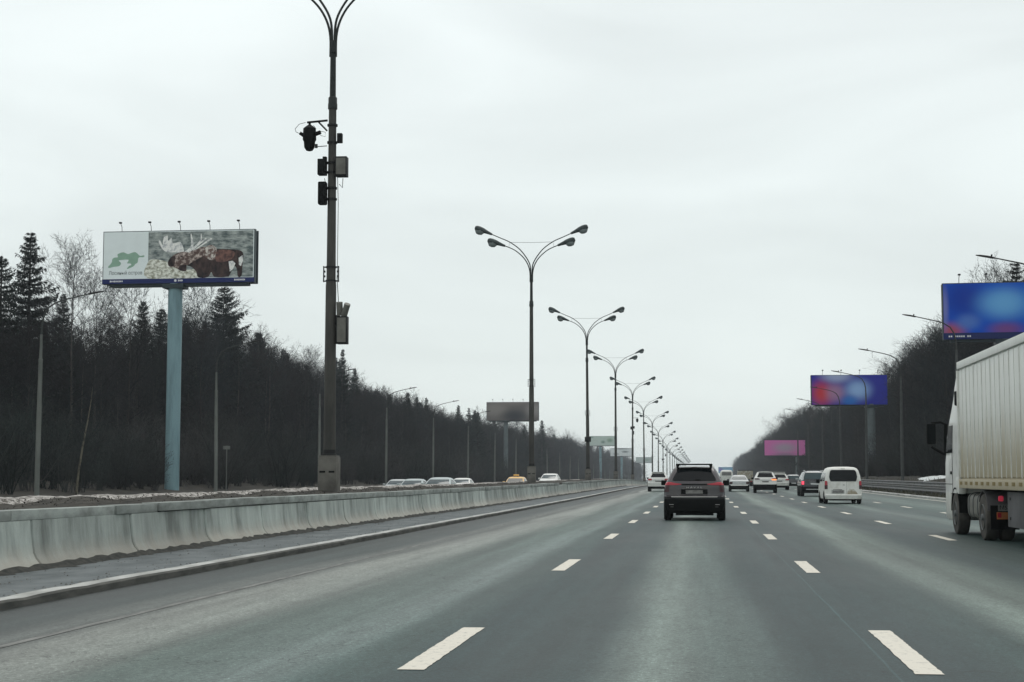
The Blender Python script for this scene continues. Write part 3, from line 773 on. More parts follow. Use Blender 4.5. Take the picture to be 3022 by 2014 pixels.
# pale leaning birch stem in front of the left wood
bt = MB(); bt.tube([(0, 0, -.3), (.12, 0, 1.4), (.35, 0, 3.0), (.68, 0, 4.8), (.86, 0, 6.0), (.95, 0, 7.0)], [.085, .07, .06, .042, .022, .008], 7)
bb_ = MB(); rg = random.Random(9)
for i in range(34):
    u = rg.uniform(.35, 1); p0 = Vector((.95 * u ** 1.3, 0, 7.0 * u)); az = rg.uniform(0, 6.28); d = Vector((math.cos(az) * .6, math.sin(az) * .6, .8)).normalized()
    e = p0 + d * rg.uniform(.5, 1.4); twig3(bb_, p0, e, .013, rg)
    for h in range(5):
        b3 = p0.lerp(e, rg.uniform(.3, 1)); twig3(bb_, b3, b3 + (d + rand_perp(d, rg) * .8) * rg.uniform(.2, .5), .007, rg)
t = thing('birch_tree', 'thin pale leaning birch stem left of the moose billboard pole', 'tree', (-40.3, 97.7, gz(-40.3, 97.7)))
bt.build('trunk', M_birch, t, smooth=60, recalc=False); bb_.build('crown', M_twig, t, recalc=False)

# ---- woods behind and undergrowth: uncountable, instanced on points by geometry nodes
def scatter(name, label, cat, pts, kinds):
    """pts: (x,y,z,rot,scale,kind); kinds: list of lists of mesh-holding objects in the scene"""
    me = bpy.data.meshes.new(name); me.from_pydata([p[:3] for p in pts], [], [])
    for an, ty, idx in (('rz', 'FLOAT', 3), ('sc', 'FLOAT', 4), ('kind', 'INT', 5), ('wd', 'FLOAT', 6)):
        a = me.attributes.new(an, ty, 'POINT'); a.data.foreach_set('value', [p[idx] for p in pts])
    o = bpy.data.objects.new(name, me); COL.objects.link(o); tag(o, label, cat, kind='stuff')
    ng = bpy.data.node_groups.new(name, 'GeometryNodeTree')
    ng.interface.new_socket('Geometry', in_out='INPUT', socket_type='NodeSocketGeometry')
    ng.interface.new_socket('Geometry', in_out='OUTPUT', socket_type='NodeSocketGeometry')
    n = ng.nodes.new; gi = n('NodeGroupInput'); go_ = n('NodeGroupOutput'); inst = n('GeometryNodeInstanceOnPoints'); l = ng.links.new
    g2i = n('GeometryNodeGeometryToInstance')
    for objs in kinds[::-1]:
        j = n('GeometryNodeJoinGeometry')
        for ob in objs:
            oi = n('GeometryNodeObjectInfo'); oi.inputs['Object'].default_value = ob; oi.transform_space = 'ORIGINAL'; l(oi.outputs['Geometry'], j.inputs[0])
        gg = n('GeometryNodeGeometryToInstance'); l(j.outputs[0], gg.inputs[0])
        if 'alljoin' not in locals(): alljoin = n('GeometryNodeJoinGeometry')
        l(gg.outputs[0], alljoin.inputs[0])
    def named(an, ty):
        a = n('GeometryNodeInputNamedAttribute'); a.data_type = ty; a.inputs['Name'].default_value = an; return a.outputs['Attribute']
    cx = n('ShaderNodeCombineXYZ'); l(named('rz', 'FLOAT'), cx.inputs['Z'])
    cs = n('ShaderNodeCombineXYZ'); w_ = named('wd', 'FLOAT'); l(w_, cs.inputs['X']); l(w_, cs.inputs['Y']); l(named('sc', 'FLOAT'), cs.inputs['Z'])
    l(gi.outputs[0], inst.inputs['Points']); l(alljoin.outputs[0], inst.inputs['Instance'])
    inst.inputs['Pick Instance'].default_value = True; l(named('kind', 'INT'), inst.inputs['Instance Index'])
    l(cx.outputs[0], inst.inputs['Rotation']); l(cs.outputs[0], inst.inputs['Scale']); l(inst.outputs[0], go_.inputs[0])
    o.modifiers.new('scatter', 'NODES').node_group = ng
    return o
def find_parts(me_pair):
    return [next(o for o in scene.objects if o.data == m) for m in me_pair]
KB = [find_parts(b) for b in bare_kinds] + [find_parts(s) for s in spruce_kinds]
KH = BARE_H + SPR_H
def wood(x_in, x_out, ys, skyf, sp_share, dens):
    pts = []
    for (ya, yb, depth, step, *shr) in ys:
        share = shr[0] if shr else sp_share
        nn = int((yb - ya) * depth / (step * step) * dens)
        for _ in range(nn):
            y = tg.uniform(ya, yb); u = tg.random(); x = x_in + (1 if x_out > x_in else -1) * (depth * u + (3.5 if x_in > 0 and 260 <= y < 420 else 0))
            kd = tg.randrange(6) if tg.random() > share else 6 + tg.randrange(4)
            # trees behind must not rise above the skyline as seen from the road
            yq = y * abs(x_in) / abs(x); top = min(21.0, max(5.0, 1.4 + (skyf(yq) - 1.4) * (y / yq))) * (tg.uniform(.62, .97) if y < 280 else tg.uniform(.70, 1.06))
            if kd >= 6: top *= tg.uniform(.9, 1.28)
            elif tg.random() < .12: top *= 1.15
            z = gz(x, y); s = max(.3, (top - 0.5) / KH[kd]); pts.append((x, y, z, tg.uniform(0, 6.28), s, kd, s * tg.uniform(.95, 1.3)))
    return pts
scatter('wood', 'dense dark leafless wood behind the front trees on the left', 'wood',
        wood(-53, -120, [(70, 130, 45, 4.6, .5), (130, 260, 40, 4.6, .42), (260, 420, 40, 4.6, .30), (420, 800, 26, 4.8), (800, 1500, 24, 7.5)], sky_left, .22, 1.0), KB)
scatter('wood', 'dense dark leafless wood behind the front trees on the right', 'wood',
        wood(28, 90, [(95, 260, 40, 4.6), (260, 420, 36, 4.4), (420, 800, 26, 4.8), (800, 1500, 24, 7.5)], sky_right, .10, 1.0), KB)
def copse_pts(x0, x1, ya, yb, n, hs):
    out = []
    for _ in range(n):
        y = tg.uniform(ya, yb); x = tg.uniform(x0, x1); kd = tg.randrange(4); s = tg.uniform(*hs)
        out.append((x, y, gz(x, y), tg.uniform(0, 6.28), s, kd, s * tg.uniform(.9, 1.4)))
    return out
BH = []
for i, (bmx, bx, by, lab) in enumerate(zip(bush_kinds, (-41.0, -43.5, -44.5, -42), (86, 112, 150, 178),
        ('leggy grey shrub near the birch stem', 'low grey shrub left of the moose billboard pole', 'tall grey shrub right of the moose billboard pole', 'low twiggy shrub beyond the moose billboard'))):
    b_ = obj('shrub', bmx, None, (bx, by, gz(bx, by))); tag(b_, lab, 'shrub', 'shrubs before the left wood'); BH.append([b_])
scatter('undergrowth', 'grey brown twiggy scrub along the foot of the left wood', 'scrub',
        copse_pts(-56, -40.5, 62, 420, 900, (.7, 1.25)) + copse_pts(-50, -43, 420, 1000, 500, (.9, 1.6)), BH)
scatter('undergrowth', 'grey brown twiggy scrub along the foot of the right wood', 'scrub',
        copse_pts(22, 31, 90, 300, 480, (.7, 1.25)) + copse_pts(27, 33, 300, 420, 160, (.7, 1.25)) + copse_pts(23, 29, 420, 1000, 400, (.9, 1.6)), BH)
# ================================================================== LAMP POSTS OF THE MEDIAN
M_pole = mat('lamp_pole_paint', (0.040, 0.040, 0.037), 0.6, 0.0, col2=(0.075, 0.072, 0.063), scale=1.2, stretch=(2, 2, .5), bump=0.1)
M_arm = mat('lamp_arm_steel', (0.020, 0.024, 0.023), 0.5, 0.0)
M_head = mat('luminaire_housing', (0.055, 0.070, 0.070), 0.5, 0.0, var=.3, scale=3)
M_lens = mat('luminaire_lens', (0.20, 0.23, 0.23), 0.15)
M_plinth = mat('plinth_concrete', (0.150, 0.146, 0.130), 0.9, col2=(0.085, 0.082, 0.074), scale=1.6, bump=.3, bscale=20)
M_black = mat('black_plastic', (0.007, 0.008, 0.008), 0.6, spec=.08)
M_box = mat('equipment_box', (0.16, 0.158, 0.14), 0.55, var=.35, scale=3)
M_dark = mat('dark_metal', (0.016, 0.017, 0.017), 0.6)

LH = 15.95   # height of the outer luminaires above the plinth foot
def arm_curve(sgn, outer):
    if outer: P = [(0.05, 13.4), (0.05, 14.25), (0.145, 14.73), (0.435, 15.23), (0.87, 15.74), (1.52, 16.2), (2.15, 16.48), (2.8, 16.77)]
    else:     P = [(0.085, 13.4), (0.095, 14.05), (0.22, 14.57), (0.51, 15.06), (1.0, 15.52), (1.42, 15.76), (1.9, 15.95)]
    # smooth with a Catmull-Rom pass
    out = []
    for i in range(len(P) - 1):
        p0, p1, p2, p3 = P[max(i - 1, 0)], P[i], P[i + 1], P[min(i + 2, len(P) - 1)]
        for k in range(4):
            t = k / 4
            f = lambda a, b, c, d: .5 * (2 * b + (c - a) * t + (2 * a - 5 * b + 4 * c - d) * t * t + (3 * b - a - 3 * c + d) * t ** 3)
            out.append((sgn * f(p0[0], p1[0], p2[0], p3[0]), 0.0, .28 + f(p0[1], p1[1], p2[1], p3[1])))
    out.append((sgn * P[-1][0], 0, .28 + P[-1][1])); return out
def head_mesh():
    """cobra-head luminaire, axis +X"""
    mb = MB(); P = []
    st = [(0, .06, .05, .05), (.12, .075, .06, .06), (.35, .11, .085, .08), (.6, .17, .12, .12), (.85, .19, .13, .17), (1.02, .17, .11, .16), (1.12, .10, .06, .09)]
    for x, w, hu, hd in st:
        P.append([(x, w * math.cos(a), (hu if math.sin(a) > 0 else hd) * math.sin(a)) for a in [2 * math.pi * k / 12 for k in range(12)]])
    mb.grid(P, close=True); mb.add(P[0], [tuple(range(12))]); mb.add(P[-1], [tuple(range(12))[::-1]])
    return mb.mesh('luminaire', M_head, smooth=50)
def lens_mesh():
    mb = MB(); P = []
    for x, w, hd in ((.50, .08, .10), (.58, .14, .19), (.75, .17, .235), (.92, .155, .225), (1.03, .09, .14)):
        P.append([(x, w * math.cos(a), -.03 + hd * math.sin(a)) for a in [math.pi + math.pi * k / 8 for k in range(9)]])
    mb.grid(P); return mb.mesh('lens', M_lens, smooth=60)
HM, LM = head_mesh(), lens_mesh()
def parts_lamp():
    d = {}
    m = MB(); m.bevbox((0, 0, .46), (.56, .70, 1.22), .02); m.bevbox((0, 0, 1.095), (.54, .54, .05), .01)
    m.cur = 1
    for x in (-.17, .17):
        m.box((x * .85, -.352, .62), (.18, .012, .055)); m.box((x * .85, -.352, -.02), (.18, .012, .06))
    d['plinth'] = m.mesh('plinth', [M_plinth, M_black], smooth=30)
    m = MB(); m.lathe([(.235, 1.11), (.235, 1.16), (.19, 1.17), (.19, 1.30)], n=20); d['flange'] = m.mesh('flange', M_dark, smooth=40)
    m = MB(); m.lathe([(.188, 1.25), (.165, 6.4), (.145, 6.6), (.118, 12.2)], n=20); d['pole'] = m.mesh('pole', M_pole, smooth=40)
    m = MB(); m.lathe([(.150, 12.0), (.150, 12.16), (.14, 12.18), (.14, 12.35), (.10, 12.4)], n=16); d['collar'] = m.mesh('collar', M_arm, smooth=40)
    m = MB(); m.lathe([(.10, 12.35), (.088, 14.2)], n=14); m.lathe([(.125, 13.80), (.125, 13.94)], n=14); d['upper_pole'] = m.mesh('upper_pole', M_arm, smooth=40)
    m = MB()
    for sx in (-1, 1):
        m.box((sx * .235, 0, 6.52), (.02, .10, .50)); m.box((sx * .19, 0, 6.74), (.12, .08, .03)); m.box((sx * .19, 0, 6.30), (.12, .08, .03))
        m.box((sx * .20, 0, 6.60), (.03, .06, .06)); m.box((sx * .20, 0, 6.45), (.03, .06, .06))
    m.lathe([(.172, 6.28), (.172, 6.33)], n=16); m.lathe([(.172, 6.71), (.172, 6.76)], n=16)
    d['bracket'] = m.mesh('bracket', M_dark)
    d['arms'] = []
    for sx in (-1, 1):
        for outer in (True, False):
            c = [(x, y, z) for x, y, z in arm_curve(sx, outer)]; m = MB()
            m.tube(c, [.042 - .012 * i / len(c) for i in range(len(c))], 8); tip = Vector(c[-1]); dr = (Vector(c[-1]) - Vector(c[-3])).normalized()
            d['arms'].append((m.mesh('arm', M_arm, smooth=60), tip - dr * .1, math.atan2(dr.z, abs(dr.x)), sx))
    m = MB(); m.tube([(-1.45, 0, 16.44), (0, 0, 16.41), (1.45, 0, 16.44)], .012, 5); d['tie_rod'] = m.mesh('tie_rod', M_arm)
    m = MB()
    for sx in (-1, 1): m.tube([(sx * 1.48, 0, 16.45), (sx * 1.55, 0, 16.10)], .008, 4)
    d['stay'] = m.mesh('stay', M_arm)
    return d
LP = parts_lamp()
def lamp_post(x, y, label, yaw=0.0):
    t = thing('street_lamp', label, 'street lamp', (x, y, 0.93 + zr(y)), yaw, 'four-armed lamps along the median')
    for k in ('plinth', 'flange', 'pole', 'collar', 'upper_pole', 'bracket', 'tie_rod', 'stay'): obj(k, LP[k], t, (0, 0, .25 if k == 'bracket' else 0))
    for me, tip, ang, sx in LP['arms']:
        a = obj('arm', me, t)
        h = obj('luminaire', HM, a, tip, (0, -ang if sx > 0 else -ang, 0 if sx > 0 else math.pi)) if False else obj('luminaire', HM, t, tip, (0, 0, 0), (1.12, 1.5, 1.5))
        h.rotation_mode = 'XYZ'
        h.rotation_euler = (0, -ang, 0) if sx > 0 else (0, -ang, math.pi)
        obj('lens', LM, h)
    return t
ordn = ['nearest', 'second', 'third', 'fourth', 'fifth', 'sixth', 'seventh', 'eighth', 'ninth', 'tenth', 'eleventh', 'twelfth']
lamps = []
jx = random.Random(5)
for k in range(22):
    y = 47.9 + 54.1 * k if k < 2 else 105.3 + 53.0 * (k - 1)
    if k == 0: y = 47.35
    if k == 1: y = 105.3
    lab = ('%s four-armed lamp post from the camera along the median' % ordn[k]) if k < 12 else 'tiny far four-armed lamp in the cluster at the end of the median row'
    if k == 0: lab = 'nearest median lamp post, a thick dark pole hung with traffic cameras'
    if k == 4: lab = 'fifth median lamp post, carrying a camera on a right-hand bracket'
    t = lamp_post(-11.4 + jx.uniform(-.05, .05) * (k > 0), y, lab, jx.uniform(-.06, .06) + (R(7) if k == 2 else 0)); t.rotation_euler.x = R(jx.uniform(-.35, .35)); t.rotation_euler.y = R(jx.uniform(-.4, .4)) * (k > 0)
    lamps.append(t)
# --- cameras, boxes and cables on the nearest lamp
L0 = lamps[0]
def part(mb, name, mats, smooth=None): return mb.build(name, mats, L0, smooth=smooth, loc=(0, 0, .58))
m = MB(); m.tube([(-.15, -.05, 11.05), (-.80, -.05, 11.0)], .035, 8); m.tube([(-.16, -.05, 10.72), (-.45, -.05, 11.02)], .03, 6); m.tube([(-.72, -.05, 11.0), (-.72, -.05, 10.86)], .04, 8); part(m, 'camera_bracket', M_black, 40)
m = MB(); m.lathe([(.05, 10.92), (.11, 10.88), (.20, 10.80), (.215, 10.45), (.18, 10.38), (.165, 10.20), (.10, 10.10), (.03, 10.08)], c=(-.72, -.05, 0), n=18)
m.tube([(-.60, -.05, 10.6), (-.36, -.12, 10.66)], .065, 10); m.tube([(-.86, -.05, 10.55), (-1.02, -.10, 10.66)], .055, 10); part(m, 'speed_camera', M_black, 45)
m = MB(); m.tube([(-.85, -.05, 11.0), (-1.05, -.06, 10.95), (-1.18, -.07, 10.8), (-1.15, -.08, 10.7), (-1.03, -.10, 10.64)], .009, 5)
m.tube([(-.36, -.10, 10.7), (-.20, -.12, 10.66), (-.20, -.12, 10.52), (-.36, -.12, 10.56)], .008, 5); m.tube([(-.60, -.05, 10.9), (-.52, -.05, 10.8), (-.53, -.05, 10.68)], .008, 5)
m.tube([(.20, -.02, 5.95), (.21, -.02, 8.4), (.17, -.02, 9.6)], .010, 5); m.tube([(.24, -.02, 9.02), (.34, -.04, 8.9), (.36, -.06, 9.2)], .011, 5); m.tube([(-.22, -.1, 9.2), (-.17, -.1, 9.0), (-.18, -.1, 8.85)], .010, 5)
m.tube([(.23, -.02, 4.7), (.24, -.02, 5.4), (.19, -.02, 6.1)], .012, 5); part(m, 'cable', M_black, 60)
m = MB(); m.tube([(-.16, -.05, 10.24), (-.52, -.05, 10.22)], .014, 5); m.lathe([(.045, 10.18), (.045, 10.30)], c=(-.50, -.05, 0), n=8); part(m, 'sensor_rod', M_arm)
m = MB(); m.bevbox((.245, -.03, 10.48), (.16, .18, .30), .02); part(m, 'junction_box', M_black, 30)
m = MB(); m.bevbox((.33, -.10, 9.55), (.36, .34, .62), .015); m.cur = 1; m.box((.33, -.278, 9.55), (.30, .012, .52)); part(m, 'control_cabinet', [M_dark, M_box], 30)
m = MB(); m.bevbox((-.29, -.10, 9.55), (.26, .30, .50), .02); m.bevbox((-.22, -.06, 9.84), (.12, .16, .10), .015); part(m, 'antenna_unit', M_black, 30)
m = MB(); m.bevbox((-.27, -.12, 8.72), (.26, .30, .72), .05); part(m, 'radar_unit', M_black, 40)
for zz in (10.9, 10.35, 9.7, 9.4, 8.9, 8.55): m = MB(); m.lathe([(.165, zz - .03), (.165, zz + .03)], n=16); part(m, 'clamp', M_dark, 40)
m = MB(); m.bevbox((.385, -.06, 4.42), (.34, .32, .86), .015); m.cur = 1; m.box((.385, -.228, 4.42), (.27, .014, .76)); part(m, 'lower_cabinet', [M_dark, M_box], 30)
m = MB(); m.lathe([(.10, 0), (.10, .42)], c=(0, 0, 0), n=12); me = m.mesh('camera_tube', M_box, smooth=40)
obj('camera_tube', me, L0, (.31, -.10, 5.46), (R(12), 0, 0)); obj('camera_tube', me, L0, (.44, -.12, 5.44), (R(24), R(22), 0))
m = MB(); m.box((.22, -.02, 4.75), (.14, .08, .30)); m.box((.20, -.02, 4.02), (.12, .06, .05)); part(m, 'cabinet_bracket', M_dark)
# box on the third lamp, camera on the fifth and further ones
m = MB(); m.bevbox((0, -.22, 4.1), (.62, .30, .52), .02); m.build('control_cabinet', M_dark, lamps[2], smooth=30)
m = MB(); m.box((0, -.2, 5.6), (.3, .12, .45)); m.build('control_cabinet', M_dark, lamps[3])
for L in (lamps[4], lamps[8]):
    m = MB(); m.tube([(.10, 0, 10.6), (.95, 0, 10.6)], .035, 6); m.lathe([(.07, 10.5), (.2, 10.42), (.21, 10.1), (.12, 9.9), (.05, 9.85)], c=(.78, 0, 0), n=12); m.build('speed_camera', M_black, L, smooth=40)
    m = MB(); m.bevbox((-.24, -.05, 8.9), (.24, .26, .5), .02); m.bevbox((.22, -.05, 9.0), (.26, .26, .4), .02); m.bevbox((.16, -.05, 8.1), (.2, .22, .6), .02); m.build('control_cabinet', M_dark, L, smooth=30)

# ================================================================== SINGLE-ARM LAMPS AT BOTH ROADSIDES
M_lpole = mat('roadside_pole', (0.165, 0.175, 0.16), 0.6, 0.2, col2=(0.10, 0.11, 0.10), scale=1.0, stretch=(2, 2, .4))
M_rpole = mat('roadside_pole_dark', (0.085, 0.092, 0.09), 0.6, 0.2, var=.3, scale=1.5)
M_arm2 = mat('roadside_arm', (0.040, 0.044, 0.042), 0.6)
def single_parts(Mp):
    d = {}
    m = MB(); m.lathe([(.13, -.5), (.125, .6), (.115, 5.0), (.095, 7.6), (.10, 7.62), (.10, 7.75), (.07, 7.78), (.062, 9.0)], n=14); d['pole'] = m.mesh('pole', Mp, smooth=40)
    c = [(0, 0, 8.9), (-.02, 0, 9.5), (-.12, 0, 10.0), (-.34, 0, 10.38), (-.70, 0, 10.62), (-1.2, 0, 10.78), (-1.8, 0, 10.92), (-2.35, 0, 11.05)]
    m = MB(); m.tube(c, [.052, .048, .045, .042, .038, .034, .031, .028], 8); d['arm'] = m.mesh('arm', M_arm2, smooth=60)
    m = MB(); P = []
    for x, w, hu, hd in ((0, .04, .04, .04), (-.10, .07, .05, .05), (-.3, .12, .06, .04), (-.6, .12, .05, .035), (-.8, .05, .02, .02)):
        P.append([(x, w * math.cos(a), (hu if math.sin(a) > 0 else hd) * math.sin(a)) for a in [2 * math.pi * k / 10 for k in range(10)]])
    m.grid(P, close=True); m.add(P[0], [tuple(range(10))]); m.add(P[-1], [tuple(range(10))[::-1]]); m.lathe([(.035, .04), (.035, .14)], c=(-.14, 0, 0), n=8)
    d['luminaire'] = m.mesh('luminaire', M_dark, smooth=50)
    return d
SLl, SLr = single_parts(M_lpole), single_parts(M_rpole)
def single(x, y, side, label, group, z=None, h=1.0):
    d = SLl if side < 0 else SLr
    t = thing('roadside_lamp', label, 'street lamp', (x, y, gz(x, y) if z is None else z), math.pi if side < 0 else 0.0, group); t.scale = (1.08, 1, h)
    t.rotation_euler.y = R(jx.uniform(-.7, .7)); obj('pole', d['pole'], t); obj('arm', d['arm'], t); obj('luminaire', d['luminaire'], t, (-2.3, 0, 11.03), (0, R(-6), 0)) if False else obj('luminaire', d['luminaire'], t, (-2.30, 0, 11.035), (0, R(10), 0))
    return t
for k in range(26):
    y = 74.6 + 29.15 * k
    lab = ('%s single-arm lamp from the left edge along the far side of the opposite carriageway' % ordn[k].replace('nearest', 'first')) if k < 12 else 'thin far single-arm lamp pole before the left wood'
    single(-34.3, (y + .4) * 34.3 / 33.0, -1, lab, 'single-arm lamps on the left', z=-0.5 + zr(y), h=1.035)
rl = ['single-arm lamp reaching in over the spruce at the right edge', 'single-arm lamp whose arm shows left of the blue billboard', 'single-arm lamp with its whole curved pole in view right of the red and blue billboard',
      'single-arm lamp crossing in front of the middle of the red and blue billboard', 'single-arm lamp before the left part of the red and blue billboard', 'single-arm lamp at the left end of the red and blue billboard',
      'small single-arm lamp just left of the red and blue billboard']
for k in range(8):
    y = 74.0 + 27.3 * k
    single(16.05, y, 1, rl[k] if k < 7 else 'smallest single-arm lamp on the right, above the pink billboard', 'single-arm lamps on the right', z=0.12 + zr(y), h=1.03)

# ================================================================== BILLBOARDS
M_bpole = mat('billboard_pole', (0.21, 0.33, 0.36), 0.5, 0.0, col2=(0.115, 0.19, 0.21), scale=1.1, stretch=(1.6, 1.6, .22), lo=.44, hi=.74)
M_bpole2 = mat('billboard_pole_grey', (0.135, 0.165, 0.17), 0.55, 0.0, var=.3, scale=.5)
M_frame = mat('billboard_frame', (0.035, 0.05, 0.055), 0.5, 0.2)
M_bpale = mat('poster_white', (0.84, 0.92, 0.91), 0.6, var=.06, scale=.8)
M_bstrip = mat('navy_strip', (0.010, 0.020, 0.11), 0.45)
M_white = mat('white_print', (0.75, 0.76, 0.78), 0.6)
M_bprint = mat('meadow_print', (0.46, 0.50, 0.47), 0.6, col2=(0.10, 0.13, 0.13), scale=1.8, stretch=(.8, 1, 2.0), lo=.36, hi=.62)
M_bprint2 = mat('pale_grass_print', (0.84, 0.85, 0.76), 0.6, col2=(0.28, 0.28, 0.20), scale=3.2, stretch=(1, 1, 1.6), lo=.42, hi=.62)
M_green = mat('green_print', (0.30, 0.47, 0.36), 0.6, var=.12, scale=2)
M_hide = mat('dark_hide_print', (0.014, 0.009, 0.011), 0.6, col2=(0.085, 0.052, 0.045), scale=2.4, stretch=(1, 1, .6))
M_red = mat('russet_print', (0.23, 0.115, 0.092), 0.6, col2=(0.08, 0.042, 0.037), scale=2.6, lo=.4, hi=.62)
M_neck = mat('fawn_print', (0.11, 0.07, 0.06), 0.6, col2=(0.62, 0.53, 0.47), scale=3.4, lo=.46, hi=.66)
M_antl = mat('antler_print', (0.86, 0.86, 0.82), 0.6, col2=(0.36, 0.38, 0.40), scale=3.2, lo=.48, hi=.66)
M_hump = mat('pale_hump_print', (0.16, 0.10, 0.085), 0.6, col2=(0.72, 0.68, 0.62), scale=3.6, lo=.46, hi=.62)
M_lett = mat('dark_lettering', (0.06, 0.08, 0.085), 0.6)

def blot_material(name, base, blots, w, h):
    """soft out-of-focus print: base colour and round blots (u,v,ru,rv,colour,strength), metres from the lower left corner"""
    m, t, b = new_mat(name); b.inputs['Roughness'].default_value = 0.6; b.inputs['Specular IOR Level'].default_value = .1
    tcn = t.nodes.new('ShaderNodeTexCoord'); cur = None
    for (u, v, ru, rv, c, st) in blots:
        mp_ = t.nodes.new('ShaderNodeMapping'); mp_.vector_type = 'POINT'
        mp_.inputs['Scale'].default_value = (1 / ru, 0.0, 1 / rv); mp_.inputs['Location'].default_value = (-(u - w / 2) / ru, 0, -(v - h / 2) / rv)
        link(t, tcn.outputs['Object'], mp_.inputs[0])
        ln = t.nodes.new('ShaderNodeVectorMath'); ln.operation = 'LENGTH'; link(t, mp_.outputs[0], ln.inputs[0])
        r = t.nodes.new('ShaderNodeMapRange'); r.interpolation_type = 'SMOOTHERSTEP'; r.inputs['From Min'].default_value = 1; r.inputs['From Max'].default_value = 0
        r.inputs['To Max'].default_value = st
        link(t, ln.outputs['Value'], r.inputs['Value'])
        mx = t.nodes.new('ShaderNodeMix'); mx.data_type = 'RGBA'; mx.inputs['B'].default_value = (*c, 1)
        if cur is None: mx.inputs['A'].default_value = (*base, 1)
        else: link(t, cur, mx.inputs['A'])
        link(t, r.outputs[0], mx.inputs['Factor']); cur = mx.outputs['Result']
    link(t, cur, b.inputs['Base Color']); return m

flood_m = MB(); flood_m.tube([(0, 0, 0), (0, -.05, .35), (0, -.35, .62)], .025, 6); flood_m = flood_m.mesh('floodlight', M_dark)
fl_head = MB(); fl_head.bevbox((0, -.38, .64), (.22, .18, .13), .03); fl_head = fl_head.mesh('lamp_head', M_dark, smooth=40)
def billboard(label, cx, cy, z0, w, h, pole_x, pole_r, ground, poster_mat, rz=0.0, strip=0.0, mp=None, floods=5, arm=True):
    """board of width w and height h with its lower edge at z0; pole offset pole_x along the board"""
    t = thing('billboard', label, 'billboard', (cx, cy, ground), rz, 'billboards beside the motorway')
    zc = z0 - ground
    m = MB(); m.box((0, .22, zc + h / 2), (w + .14, .36, h + .12)); m.build('board_frame', M_frame, t)
    m = MB(); m.box((0, 0, 0), (w, .03, h - strip)); po = m.build('poster', poster_mat, t, loc=(0, .02, zc + strip + (h - strip) / 2))
    if strip:
        m = MB(); m.box((0, -.02, zc + strip / 2 - .02), (w + .12, .08, strip)); m.build('name_strip', M_bstrip, t)
    m = MB(); m.lathe([(pole_r * 1.02, -.5), (pole_r, 2), (pole_r, zc + .1)], c=(pole_x, .5, 0), n=24); m.build('pole', mp or M_bpole, t, smooth=40)
    m = MB(); m.box((0, .75, zc - .12), (w * .92, .25, .25)); m.box((0, .25, zc - .15), (w * .92, .2, .2)); m.box((pole_x, .5, zc - .25), (1.7, 1.3, .35))
    for i in range(9):
        x = -w * .44 + w * .88 * i / 8; m.box((x, .5, zc - .12), (.10, .8, .12))
    m.build('truss', M_frame, t)
    m = MB(); m.box((0, 1.05, zc + h / 2), (w + .1, .12, h + .1)); m.build('back_panel', M_frame, t)
    for i in range(floods):
        f_ = obj('floodlight', flood_m, t, (-w / 2 + w * (i + .55) / floods * .98 + .12, .1, zc + h + .05), (0, 0, 0)); obj('lamp_head', fl_head, f_)
    return t, po
# --- the moose billboard
BW, BHT, ST = 12.25, 4.12, 0.36
bb, po = billboard('large billboard with a moose picture and a green map on a thick blue-grey pole', -40.75, 118, 16.62, BW, BHT, -.35, .56, gz(-41, 118), M_bpale, 0.0, ST)
hh = BHT - ST
def px(x, y, lay):
    """poster print coordinates: 2205 wide, 690 high from the upper left corner"""
    return ((x - 60) / 2205 * BW - BW / 2, -.016 - .004 * lay, hh / 2 - (y - 190) / 692 * hh)
def rounded(P, n=4):
    out = []; N_ = len(P)
    for i in range(N_):
        p0, p1, p2, p3 = P[i - 1], P[i], P[(i + 1) % N_], P[(i + 2) % N_]
        for k in range(n):
            t = k / n; out.append(tuple(.5 * (2 * b + (c - a) * t + (2 * a - 5 * b + 4 * c - d) * t * t + (3 * b - a - 3 * c + d) * t ** 3) for a, b, c, d in zip(p0, p1, p2, p3)))
    return out
def pr(name, pts, lay, mtl):
    if len(pts) > 5: pts = rounded(pts)
    m = MB(); m.poly(pts, lambda x, y: px(x, y, lay)); return m.build(name, mtl, po)
pr('meadow', [(720, 200), (2255, 200), (2255, 875), (720, 875)], 1, M_bprint)
pr('pale_grass', [(720, 640), (820, 600), (1000, 640), (1250, 760), (1500, 740), (1500, 875), (720, 875)], 2, M_bprint2)
pr('green_map', [(130, 700), (180, 640), (190, 590), (220, 565), (270, 560), (265, 520), (300, 500), (355, 490), (420, 515), (470, 500), (530, 490), (580, 530), (600, 545), (660, 540), (650, 565), (580, 570),
                 (565, 640), (530, 665), (500, 700), (410, 735), (440, 690), (470, 680), (460, 655), (410, 650), (430, 600), (330, 600), (285, 610), (320, 650), (290, 690), (210, 700), (150, 715)], 1, M_green)
pr('moose_body', [(1290, 690), (1400, 620), (1520, 560), (1560, 520), (1700, 470), (1760, 465), (1900, 470), (2060, 490), (2110, 540), (2110, 640), (2100, 740), (2090, 860), (2040, 872), (2020, 760), (1990, 720),
                  (1960, 760), (1910, 860), (1880, 872), (1700, 872), (1650, 800), (1600, 872), (1460, 872), (1430, 790), (1360, 720)], 3, M_hide)
pr('moose_flank', [(1700, 500), (1760, 478), (1900, 482), (1990, 520), (1960, 600), (1880, 640), (1790, 660), (1710, 630)], 4, M_red)
pr('moose_hump', [(1530, 520), (1570, 430), (1650, 405), (1720, 455), (1710, 540), (1690, 620), (1630, 620), (1560, 580)], 5.2, M_hump)
pr('moose_neck', [(1230, 560), (1330, 480), (1450, 450), (1560, 430), (1560, 540), (1440, 610), (1370, 650), (1280, 680)], 5, M_neck)
